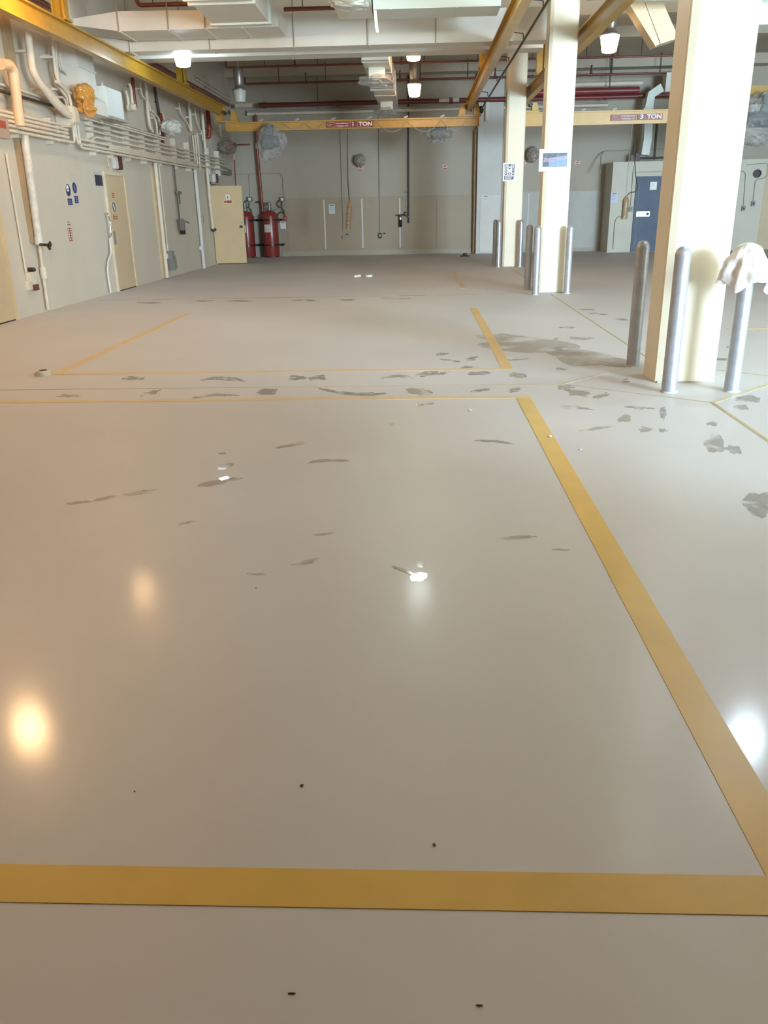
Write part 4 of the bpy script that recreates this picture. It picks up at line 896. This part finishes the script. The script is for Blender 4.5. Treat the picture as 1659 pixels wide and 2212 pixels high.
c_ = Lw(459, 496, .06); b = nbm(); lathe(b, c_, [(.05, -.02), (.05, .06), (.02, .1)], 12, (1, 0, 0)); solo('hose_valve', b, DARKP, 'dark valve at the foot of the long pipe beside the open tan door', 'valve', smooth=True)
b = nbm(); a, c = Lw(481, 362, .12), Lw(500, 379, .12); bx(b, XL, XL+.12, a.y, c.y+.1, c.z, a.z); solo('control_box', b, mat('dark_box', '#857d72', .5, var=.04), 'dark grey control box above the open tan door', 'control box', bevel=.006)
# sign on the open door
lfz = lambda px, py: Dp(px, py, 22.395)
a, c = lfz(487, 421), lfz(497, 431); b = nbm(); bx(b, a.x, c.x, 22.394, 22.40, c.z, a.z); o = solo('door_sign', b, WHITE, 'white notice with a blue figure on the open tan door', 'sign')
b = nbm(); bx(b, (a.x+c.x)/2-.012, (a.x+c.x)/2+.012, 22.392, 22.394, c.z+.02, a.z-.03); part('figure', b, SIGNB, o)
a, c = lfz(483, 432), lfz(502, 440); b = nbm(); bx(b, a.x, c.x, 22.394, 22.40, c.z, a.z); o = solo('door_sign', b, mat('sign_cream', '#e3cfae', .5), 'cream notice with brick red text on the open tan door', 'sign')
b = nbm(); bx(b, a.x+.07, c.x-.015, 22.392, 22.394, c.z+.015, a.z-.015); part('text_block', b, SIGNO, o)
b = nbm(); lathe(b, (a.x+.035, 22.394, (a.z+c.z)/2), [(.028, 0), (.028, .002)], 16, (0, -1, 0)); part('symbol', b, SIGNO, o)

# ================================================================== BACK WALL
# suppression cylinders
def cylinder(cx, cy, label):
    t = thing('suppression_cylinder', (cx, cy, 0), label, 'gas cylinder', 'red suppression cylinders'); R = .235
    b = nbm(); lathe(b, (cx, cy, .03), [(R*.96, 0), (R, .03), (R, 1.13), (R*.93, 1.19), (R*.7, 1.25), (R*.35, 1.29), (.07, 1.30)], 36); part('body', b, RED, t, smooth=True)
    b = nbm(); lathe(b, (cx, cy, 0), [(R*.9, 0), (R*.9, .03)], 24); part('foot_ring', b, DARKP, t)
    b = nbm(); lathe(b, (cx, cy, 1.325), [(.07, 0), (.07, .06), (.05, .07), (.05, .15), (.065, .16), (.065, .22), (.03, .24)], 16); part('valve', b, PVC, t, smooth=True)
    for z in (.33, 1.04):
        b = nbm(); lathe(b, (cx, cy, z), [(R+.004, 0), (R+.008, .0), (R+.008, .045), (R+.004, .045)], 36); bx(b, cx-R-.05, cx-R+.01, cy-.02, cy+.02, z, z+.05); bx(b, cx+R-.01, cx+R+.12, cy-.02, cy+.02, z, z+.05); bx(b, cx+R+.08, cx+R+.12, cy-.02, YB, z, z+.05)
        bx(b, cx-R-.05, cx-R-.02, cy-.02, YB, z, z+.05)
        part('strap', b, BLACK, t)
    b = nbm(); st_ = [-2.25+.85*k/8 for k in range(9)]; fr = []
    for a_ in st_: fr.append([b.verts.new((cx+rr*math.cos(a_), cy+rr*math.sin(a_), zz_)) for rr, zz_ in ((R+.002, .72), (R+.006, .72), (R+.006, .94), (R+.002, .94))])
    for u_, v_ in zip(fr, fr[1:]):
        for k in range(4): b.faces.new((u_[k], u_[(k+1) % 4], v_[(k+1) % 4], v_[k]))
    b.faces.new(fr[0]); b.faces.new(fr[-1][::-1])
    part('label_plate', b, mat('label_silver', '#cfcabd', .3, metal=.2, var=.06, scale=12), t, smooth=True)
    return t
ty = YB-.40
tx = Dp(586, 520, ty).x
cy1 = cylinder(tx, ty, 'red gas cylinder strapped to the back wall, fully in view right of the open door')
cy2 = clone(cy1, (Dp(534, 520, ty).x, ty, 0), 'red gas cylinder half hidden behind the open tan door')
# pipework and hoses over the cylinders
t = pipe([Bk(552, 245, .2), Bk(556, 330, .2), Bk(568, 462, .2), Bk(572, 464, .25), Dp(581, 463, ty)], .045, REDP, 'red discharge pipe dropping to the fully visible red cylinder', group='red discharge pipes', bend=.08)
b = nbm(); lathe(b, Bk(562, 437, .2), [(.06, 0), (.06, .04)], 12); obox(b, Bk(560, 437, .1), (.08, 0, 0), (0, .1, 0), (0, 0, .015)); part('clamp', b, DARKP, t)
pipe([Bk(503, 330, .2), Bk(507, 400, .2)], .045, REDP, 'red discharge pipe dropping behind the open tan door', group='red discharge pipes')
pipe([Bk(505, 313, .15), Bk(540, 312, .15)], .02, RUST, 'short dark red pipe left behind the wrapped hoist', group='red discharge pipes')
cond([Bk(508, 377, .03), Bk(605, 374, .03), Bk(611, 384, .03), Bk(613, 430, .03)], .012, 'grey conduit crossing the back wall over the red cylinders', GREYC, 'grey conduits on the back wall', cups=False)
cond([Bk(538, 378, .03), Bk(541, 428, .03)], .012, 'grey conduit dropping to the left release head', GREYC, 'grey conduits on the back wall', cups=False)
for (px, lab, dx) in ((609, 'release head with looped hoses above the fully visible red cylinder', 0), (539, 'release head with looped hoses above the half hidden red cylinder', 0)):
    c_ = Bk(px, 430, .1); t = thing('release_head', c_-Vector((0, 0, .1)), lab, 'release head', 'release heads above the red cylinders')
    b = nbm(); bx(b, c_.x-.05, c_.x+.07, c_.y-.06, YB, c_.z-.07, c_.z+.06); part('box', b, PVC, t, bevel=.008)
    b = nbm(); bx(b, c_.x-.02, c_.x+.05, c_.y-.064, c_.y-.06, c_.z-.045, c_.z+.03); part('label', b, WHITE, t)
    b = nbm(); tube(b, [Bk(px-3, 432, .15), Bk(px-10, 436, .15), Bk(px-9, 445, .15), Bk(px, 450, .15), Bk(px+5, 455, .15), Bk(px+4, 462, .15)], .016, 8, .1); part('hose', b, RUBBER, t, smooth=True)
    b = nbm(); tube(b, [Bk(px, 449, .15), Bk(px-14, 453, .2), Bk(px-24, 462, .3)], .012, 8, .1); part('hose', b, GREYC, t, smooth=True)
    b = nbm(); tube(b, [Bk(px, 436, .12), Bk(px, 449, .12)], .014, 8); part('solenoid', b, BLACK, t, smooth=True)
for (px, lab) in ((616, 'small red pull box right of the fully visible red cylinder'), (546, 'small red pull box between the two red cylinders')):
    c_ = Bk(px, 472, .05); t = thing('pull_box', c_, lab, 'pull box', 'red pull boxes')
    b = nbm(); bx(b, c_.x-.045, c_.x+.045, YB-.07, YB-.018, c_.z-.07, c_.z+.07); part('box', b, mat('pull_red', '#9c4030', .4, var=.05), t, bevel=.006)
    b = nbm(); bx(b, c_.x-.015, c_.x+.015, YB-.08, YB-.07, c_.z-.03, c_.z+.03); part('handle', b, PINK, t)
    b = nbm(); tube(b, [c_+Vector((0, -.02, .07)), Bk(px-2, 460, .08), Bk(px-10, 457, .1), Bk(px-17, 465, .12), Bk(px-12, 478, .14), Bk(px-16, 481, .25)], .014, 8, .1); part('hose', b, RUBBER, t, smooth=True)
def paper(px0, py0, px1, py1, label, y=None, off=.022, m_=WHITE, head=True, lines=4):
    yy = (YB-off) if y is None else y
    a, c = Dp(px0, py0, yy), Dp(px1, py1, yy); b = nbm(); bx(b, a.x, c.x, yy-.002, yy+.0, c.z, a.z); o = solo('notice_paper', b, m_, label, 'notice')
    w, h = c.x-a.x, a.z-c.z; b = nbm()
    if head: bx(b, a.x+w*.2, a.x+w*.8, yy-.003, yy-.002, a.z-h*.16, a.z-h*.08)
    for k in range(lines): bx(b, a.x+w*.2, a.x+w*(.55+.25*((k*37) % 3)/3), yy-.003, yy-.002, a.z-h*(.30+.12*k), a.z-h*(.28+.12*k))
    part('print', b, INK, o); return o
paper(566, 442, 579, 460, 'white notice sheet behind the valve of the fully visible red cylinder', head=True)
paper(605, 479, 618, 494, 'white notice sheet under the right red pull box', lines=1)
paper(710, 441, 724, 462, 'bluish notice sheet on the tan wainscot', m_=mat('paper_blue', '#ccd6d6', .5, var=.02))
paper(1043, 421, 1055, 446, 'pale notice sheet on the pilaster behind the farthest column', y=25.53, m_=mat('paper_dim', '#d8d6d0', .5), lines=2)
def small_sign(px0, py0, px1, py1, label, off=.0):
    yy = YB-off; a, c = Dp(px0, py0, yy), Dp(px1, py1, yy); b = nbm(); bx(b, a.x, c.x, yy-.008, yy, c.z, a.z)
    o = solo('wall_sign', b, PINK, label, 'sign', 'small pink edged no smoking style signs'); w, h = c.x-a.x, a.z-c.z
    b = nbm(); bx(b, a.x+w*.1, c.x-w*.1, yy-.010, yy-.008, c.z+h*.38, a.z-h*.1); part('picture_field', b, mat('sign_cream2', '#d6c4ac', .5), o)
    b = nbm(); obox(b, ((a.x+c.x)/2, yy-.011, c.z+h*.65), (w*.24, 0, h*.12), (0, .001, 0), (-.008, 0, .012)); part('symbol', b, INK, o)
    b = nbm(); bx(b, a.x+w*.12, c.x-w*.12, yy-.010, yy-.008, c.z+h*.10, c.z+h*.26); part('text_bar', b, SIGNO, o)
for q_, lab in (((773, 358, 785, 370), 'small pink framed sign under the wrapped fan on the back wall'), ((955, 355, 967, 366), 'small pink framed sign alone on the back wall right of the dark pipe'),
              ((1126, 348, 1137, 358), 'small pink framed sign between the farthest and middle columns'), ((1241, 347, 1253, 358), 'small pink framed sign right of the middle column')): small_sign(*q_, lab)
def wfan(px, py, label, rx, rz, seed, tail):
    c_ = Bk(px, py, .22); t = thing('wrapped_fan', c_-Vector((0, 0, rz)), label, 'wrapped horn')
    b = nbm(); lathe(b, (c_.x, YB, c_.z), [(.05, 0), (.05, .12)], 12, (0, -1, 0)); part('mount', b, GREYC, t)
    b = nbm(); lathe(b, c_+Vector((0, .06, 0)), [(.05, 0), (.10, .08), (.15, .14)], 20, (0, -1, 0)); part('bell', b, GREYB, t, smooth=True)
    b = nbm(); lathe(b, c_+Vector((0, -.085, -.01)), [(.04, 0), (.03, .02)], 14, (0, -1, 0)); part('driver', b, DARKP, t)
    b = nbm(); ball(b, c_, rx, .17, rz, 4, .22, 2.4, seed); part('plastic_wrap', b, WRAPF, t)
    b = nbm(); tube(b, [Bk(*p_, .03) for p_ in tail], .012, 8, .08); part('conduit', b, GREYC, t, smooth=True)
wfan(778, 346, 'horn in dusty plastic on the back wall beside the pendant cable', .15, .16, 11, [(762, 334), (763, 350), (768, 357), (778, 357)])
wfan(1151, 334, 'horn in dusty plastic on the back wall between the columns', .16, .21, 14, [(1123, 345), (1142, 344)])
cond([Bk(734, 255, .03), Bk(742, 500, .05)], .013, 'grey conduit down the back wall left of the pendant cable', GREYC, 'grey conduits on the back wall', cups=False)
cond([Bk(818, 250, .03), Bk(821, 502, .05)], .014, 'grey conduit down the back wall to the dark outlet', GREYC, 'grey conduits on the back wall', cups=False)
c_ = Bk(742, 512, .05); b = nbm(); lathe(b, (c_.x, YB-.018, c_.z), [(.05, 0), (.05, .04), (.03, .06)], 16, (0, -1, 0)); solo('outlet_box', b, GREYC, 'round grey outlet at the foot of the left back wall conduit', 'outlet', smooth=True)
c_ = Bk(821, 509, .05); t = thing('outlet_box', c_, 'dark square outlet at the foot of the right back wall conduit', 'outlet'); b = nbm(); bx(b, c_.x-.055, c_.x+.055, YB-.07, YB-.018, c_.z-.08, c_.z+.08); part('box', b, DARKP, t, bevel=.006)
b = nbm(); lathe(b, (c_.x, YB-.07, c_.z), [(.04, 0), (.035, .015)], 14, (0, -1, 0)); part('socket', b, GREYC, t)
for px, py, lab in ((750, 506, 'small black tag beside the round grey outlet'), (830, 504, 'small black tag beside the dark square outlet')):
    c_ = Bk(px, py, .02); b = nbm(); bx(b, c_.x-.035, c_.x+.035, YB-.022, YB-.018, c_.z-.016, c_.z+.016); solo('wall_tag', b, BLACK, lab, 'tag')
# dark drop pipe and filter regulator on the back wall
t = thing('air_regulator', Bk(882, 482, .06), 'dark drop pipe with a filter bowl on the back wall', 'air regulator')
a = Bk(882, 135, .08); b = nbm(); tube(b, [Bk(882, 150, .08), Bk(882.5, 482, .08)], .022, 10); part('air_line', b, DARKP, t, smooth=True)
c_ = Bk(865, 469, .12); b = nbm(); lathe(b, c_-Vector((0, 0, .28)), [(.03, 0), (.045, .02), (.045, .26)], 18); part('filter_bowl', b, BLACK, t, smooth=True)
b = nbm(); lathe(b, c_-Vector((0, 0, .07)), [(.048, 0), (.048, .06)], 18); part('bright_band', b, CHROME, t, smooth=True)
b = nbm(); lathe(b, c_-Vector((0, 0, .02)), [(.05, 0), (.05, .03), (.02, .06)], 16); part('head', b, PVC, t, smooth=True)
b = nbm(); tube(b, [Bk(856, 465, .12), Bk(872, 464, .12), Bk(880, 467, .1)], .017, 8); part('cross_tube', b, DARKP, t, smooth=True)
b = nbm(); ball(b, Bk(877, 462, .1), .05, .04, .07, 2, .2, 2, 3); part('regulator_knob', b, PVC, t, smooth=True)
b = nbm(); tube(b, [Bk(876, 462, .1), Bk(884, 470, .1), Bk(885, 475, .1)], .014, 8, .05); part('drain_tube', b, PVC, t, smooth=True)
for py in (415, 449):
    b = nbm(); lathe(b, Bk(882.3, py, .08), [(.032, -.02), (.032, .02)], 12); part('union', b, DARKP, t, smooth=True)
b = nbm(); obox(b, Bk(877, 415, .09), (.06, 0, .008), (0, .006, 0), (0, 0, .008)); part('lever', b, PVC, t)
# pendant controls
def pendant(cable, body, y, wx, label, wm, seed):
    t = thing('pendant_control', Dp(*body[1], y), label, 'pendant control', 'wrapped pendant controls')
    b = nbm(); tube(b, [Dp(p_[0], p_[1], y) for p_ in cable], .012, 8, .15); part('cable', b, DARKP if seed == 1 else RUBBER, t, smooth=True)
    a, c = Dp(*body[0], y), Dp(*body[1], y); d_ = c-a
    b = nbm(); obox(b, (a+c)/2, (wx*.55, 0, 0), (0, .05, 0), d_/2*.95); h_ = part('handset', b, mat('pendant_tan', '#a98f5e', .5, var=.12, scale=20), t, bevel=.01)
    b = nbm()
    for k in range(6):
        q_ = a+d_*(.14+.145*k); lathe(b, q_+Vector((-.004, -.05, 0)), [(.019, 0), (.016, .02)], 10, (0, -1, 0))
    part('buttons', b, BLACK if seed == 1 else WHITE, h_)
    b = nbm(); n = 14; rings = []
    for k in range(n+1):
        s = -.16+1.2*k/n; q_ = a+d_*s; f = 1 if s > .02 else max(.25, 1+(s-.02)*5)
        rings.append([b.verts.new(q_+Vector((wx*f*math.cos(g)*(1.05+.18*noise.noise(Vector((math.cos(g)*2, k*.7, seed)))), .085*f*math.sin(g), 0))) for g in [2*PI*i/12 for i in range(12)]])
    for u_, v_ in zip(rings, rings[1:]):
        for i in range(12): b.faces.new((u_[i], u_[(i+1) % 12], v_[(i+1) % 12], v_[i]))
    b.faces.new(rings[-1]); part('plastic_sleeve', b, wm, t, smooth=True)
pendant([(751, 274), (750, 330), (752, 400), (755, 438)], ((755, 440), (752, 492)), BY-.03, .06, 'pendant control in a plastic sleeve hanging from the one ton bridge', wrap_mat('sleeve_tan', '#b39a72', .5, .2), 1)
pendant([(1373, 266), (1370, 330), (1373, 380), (1378, 405), (1374, 414), (1360, 416), (1354, 424)], ((1352, 430), (1348, 472)), Y3-.03, .075, 'pendant control in a plastic sleeve hanging from the three ton bridge', wrap_mat('sleeve_tan', '#b39a72', .5, .2), 2)
b = nbm(); tube(b, [Dp(1366, 268, Y3), Dp(1358, 350, Y3), Dp(1352, 425, Y3-.03)], .007, 6, .2); solo('support_chain', b, GREYC, 'thin support chain left of the three ton pendant cable', 'chain', smooth=True)
b = nbm(); a = Bk(1026, 300, .3); tube(b, [(1.70, YB-.16, .02), (1.70, YB-.16, 3.4)], .05, 12); solo('pipe', b, mat('brown_pipe', '#a98d69', .5, var=.08), 'brown upright pipe at the left side of the pilaster', 'pipe', smooth=True)
b = nbm(); a, c = Dp(1049, 222, 25.5), Dp(1056, 262, 25.5); bx(b, a.x, a.x+.10, 25.42, 25.55, c.z, a.z); bx(b, a.x-.03, a.x+.12, 25.38, 25.55, a.z, a.z+.12); solo('cable_trunk', b, WHITEP, 'short white trunking at the top of the pilaster', 'trunking')
# flat dark thing on the floor by the back wall
fp = Fl(1004, 554); b = nbm(); lathe(b, (fp.x, fp.y, 0), [(.14, 0), (.135, .02), (.06, .035), (.05, .09), (.02, .1)], 20); solo('black_disc', b, DARKP, 'flat dark disc with a raised hub lying on the floor before the back wall', 'disc', smooth=True)
# right part of the back wall and booth
cond([Dp(1297, 372, 24.88), Dp(1298, 336, 25.6), Dp(1306, 326, 25.85), Dp(1440, 322, 25.85)], .014, 'grey conduit arching over the left corner of the booth', GREYC, 'grey conduits around the booth', cups=False)
YF = 24.9
cond([Dp(1369, 360, YF-.02), Dp(1367, 380, YF-.02), Dp(1362, 446, YF-.02)], .010, 'thin conduit down the booth front left of the blue door', GREYC, 'grey conduits around the booth', cups=False)
cond([Dp(1343, 467, YF-.02), Dp(1332, 470, YF-.02), Dp(1328, 482, YF-.02), Dp(1324, 538, YF-.02)], .012, 'low bent conduit on the booth front', GREYC, 'grey conduits around the booth', cups=False)
def outlet(px, py, y, label):
    c_ = Dp(px, py, y); t = thing('outlet_box', c_, label, 'outlet', 'outlets on the booth front'); b = nbm(); bx(b, c_.x-.05, c_.x+.05, y-.06, y, c_.z-.07, c_.z+.07); part('box', b, GREYB, t, bevel=.006)
    b = nbm(); lathe(b, (c_.x, y-.06, c_.z), [(.03, 0), (.025, .012)], 12, (0, -1, 0)); part('socket', b, BLACK, t)
outlet(1362, 452, YF, 'grey outlet just left of the blue door'); outlet(1605, 450, YF, 'grey outlet on the booth front, lower of the two at the far right'); outlet(1626, 440, YF, 'grey outlet on the booth front, upper of the two at the far right')
cond([Dp(1590, 368, YF-.02), Dp(1611, 371, YF-.02), Dp(1606, 444, YF-.02)], .010, 'thin conduit to the lower far right outlet', GREYC, 'grey conduits around the booth', cups=False)
cond([Dp(1612, 356, YF-.02), Dp(1660, 352, YF-.02), Dp(1656, 384, YF-.02), Dp(1632, 388, YF-.02), Dp(1627, 434, YF-.02)], .010, 'looping conduit to the upper far right outlet', GREYC, 'grey conduits around the booth', cups=False)
c_ = Dp(1635, 375, YF); b = nbm(); lathe(b, (c_.x, YF, c_.z), [(.11, 0), (.11, .05), (.085, .05), (.08, .01)], 20, (0, -1, 0)); vo = solo('wall_vent', b, DARKP, 'round dark vent hole on the booth front at the far right', 'vent', smooth=True)
paper(1405, 393, 1418, 410, 'white notice sheet on the blue door', y=24.863, head=False, lines=2)
paper(1320, 416, 1334, 438, 'pale blue notice sheet on the booth front', y=24.898, m_=mat('paper_lilac', '#c6c9d8', .5))
for (pts, r, m_, lab) in (([Dp(1419, 268, 25.3), Dp(1413, 344, 25.3)], .03, DARKP, 'dark pipe dropping onto the booth roof'), ([Dp(1376, 342, 25.2), Dp(1440, 340, 25.2)], .025, DARKP, 'dark pipe lying along the booth roof')):
    pipe(pts, r, m_, lab, group='dark pipes above the booth')
q_ = Dp(1376, 342, 25.2); b = nbm(); bx(b, q_.x-.06, q_.x+.06, 25.12, 25.28, 2.42, q_.z+.12); solo('pipe_stand', b, mat('stand_brown', '#4d2a22', .5), 'brown stand holding the dark pipe on the booth roof', 'stand')

# ================================================================== SIGNS ON THE COLUMNS
ys = 19.55; a, c = Dp(1087, 352, ys), Dp(1114, 391, ys)
b = nbm(); bx(b, a.x, c.x, ys-.010, ys, c.z, a.z); o = solo('safety_notice', b, WHITE, 'white safety notice with rows of blue symbols on the farthest column', 'sign')
w, h = c.x-a.x, a.z-c.z; X = lambda u: a.x+w*u; Z = lambda v: a.z-h*v; yo = ys-.010
b = nbm(); bx(b, X(.10), X(.90), yo-.002, yo, Z(.17), Z(.07)); part('header', b, SIGNB, o)
b = nbm(); bx(b, X(.14), X(.42), yo-.003, yo-.002, Z(.145), Z(.10)); bx(b, X(.58), X(.86), yo-.003, yo-.002, Z(.145), Z(.10)); part('header_text', b, TXT, o)
b = nbm(); bx(b, X(.10), X(.82), yo-.002, yo, Z(.91), Z(.70)); part('footer', b, SIGNB, o)
b = nbm()
for k in range(3): bx(b, X(.15), X(.76-.06*k), yo-.003, yo-.002, Z(.76+.055*k), Z(.735+.055*k))
part('footer_text', b, TXT, o)
R = w*.105
for i, (u, v) in enumerate(((.22, .27), (.5, .27), (.78, .27), (.22, .43), (.78, .43), (.22, .59), (.5, .59), (.78, .59))):
    b = nbm(); lathe(b, (X(u), yo, Z(v)), [(R, 0), (R, .002)], 20, (0, -1, 0)); d_ = part('symbol', b, mat('sign_navy', '#3b4256', .4), o)
    b = nbm()
    if i % 3 == 0: bx(b, X(u)-R*.3, X(u)+R*.3, yo-.003, yo-.002, Z(v)-R*.7, Z(v)+R*.7)
    elif i % 3 == 1: bx(b, X(u)-R*.7, X(u)+R*.7, yo-.003, yo-.002, Z(v)-R*.05, Z(v)+R*.45)
    else: obox(b, (X(u)-R*.1, yo-.0025, Z(v)+R*.1), (R*.45, 0, R*.25), (0, .0005, 0), (-R*.15, 0, R*.3))
    part('pictogram', b, TXT, d_)
ys = 13.42; a, c = Dp(1166, 322, ys-.03), Dp(1229, 369, ys-.03)
b = nbm(); bx(b, a.x, c.x, ys-.018, ys, c.z, a.z); o = solo('picture_sign', b, mat('board_white', '#dfe4ee', .4, var=.03), 'wide picture sign under clear plastic on the middle column', 'sign')
w, h = c.x-a.x, a.z-c.z; X = lambda u: a.x+w*u; Z = lambda v: a.z-h*v; yo = ys-.018
b = nbm(); bx(b, X(.12), X(.92), yo-.003, yo, Z(.80), Z(.18)); pc = part('picture', b, PHOTO, o)
b = nbm(); prism(b, [(X(.32), yo-.004, Z(.78)), (X(.91), yo-.004, Z(.78)), (X(.91), yo-.004, Z(.30)), (X(.6), yo-.004, Z(.36)), (X(.32), yo-.004, Z(.40))], (0, .001, 0)); part('pale_area', b, SIGNBL, pc)
b = nbm(); random.seed(3)
for r_, (v0, u0, u1) in enumerate(((.44, .15, .9), (.52, .15, .5))):
    u = u0
    while u < u1:
        d_ = random.uniform(.02, .05); bx(b, X(u), X(u+d_*.7), yo-.006, yo-.004, Z(v0+.05+random.uniform(-.01, .03)), Z(v0-.03+random.uniform(-.03, .02))); u += d_
part('scrawled_text', b, mat('scrawl_pink', '#b99aa4', .5), pc)
b = nbm(); bx(b, X(-.02), X(1.04), yo-.010, yo-.008, Z(1.01), Z(-.01)); part('clear_cover', b, wrap_mat('clear_cover', '#dfe8f4', .95, .08), o)

# ================================================================== SMALL THINGS ON THE FLOOR
def roll(px, py, r, lab, tilt=0):
    p = Fl(px, py); t = thing('tape_roll', (p.x, p.y, 0), lab, 'tape roll', 'tape rolls on the floor')
    b = nbm(); lathe(b, (p.x, p.y, 0), [(r*.62, .002), (r, 0), (r, .045), (r*.62, .045), (r*.62, .002)], 24); part('tape', b, PAPERT, t, smooth=True)
    b = nbm(); lathe(b, (p.x, p.y, .001), [(r*.55, 0), (r*.62, 0), (r*.62, .046), (r*.55, .046), (r*.55, 0)], 24); part('core', b, mat('card_core', '#6d6255', .7, var=.05), t, smooth=True)
    return t
roll(95, 811, .058, 'white tape roll lying on the floor at the left'); roll(797, 598, .075, 'white tape roll lying on the far floor near the centre')
p = Fl(84, 811); b = nbm(); bx(b, p.x-.03, p.x+.03, p.y-.03, p.y+.03, 0, .03); solo('tape_scrap', b, PAPERT, 'crumpled white tape scrap left of the near tape roll', 'scrap', bevel=.008)
for i, (px, py) in enumerate(((769, 599), (776, 598))):
    p = Fl(px, py); b = nbm(); obox(b, (p.x, p.y, .022), (.035, 0, .0), (0, .03, 0), (0, .004, .022)); solo('tape_scrap', b, PAPERT, ('left', 'right')[i] + ' small white scrap beside the far tape roll', 'scrap', 'white scraps by the far tape roll', bevel=.006)
for i, (px, py, s, m_, lab) in enumerate(((652, 1698, .0042, GRIT, 'dark grain of grit in the middle of the near floor'), (938, 1826, .0035, GRIT, 'grey grain of grit just beyond the bold foreground stripe'), (630, 2147, .0032, GRIT, 'dark sliver on the floor at the bottom left of centre'), (1035, 2173, .003, GRIT, 'dark sliver on the floor at the bottom right of centre'),
        (553, 1271, .003, GRIT, 'tiny dark speck left of the shiny footprint'), (291, 1710, .002, GRIT, 'tiny brown speck at the left of the near floor'), (1188, 944, .012, PAPERT, 'white paint chip on the long receding yellow stripe'), (1015, 887, .010, PAPERT, 'white paint chip left of the stripe corner'), (1253, 972, .008, PAPERT, 'small white fleck right of the long receding stripe'))):
    p = Fl(px, py); b = nbm(); ball(b, (p.x, p.y, s*.5), s*(2.2 if 2100 < py else 1), s*(.45 if 2100 < py else 1), s*.5, 2, .4, 2, i); solo('grit', b, m_, lab, 'debris', 'bits of grit and chips on the floor')
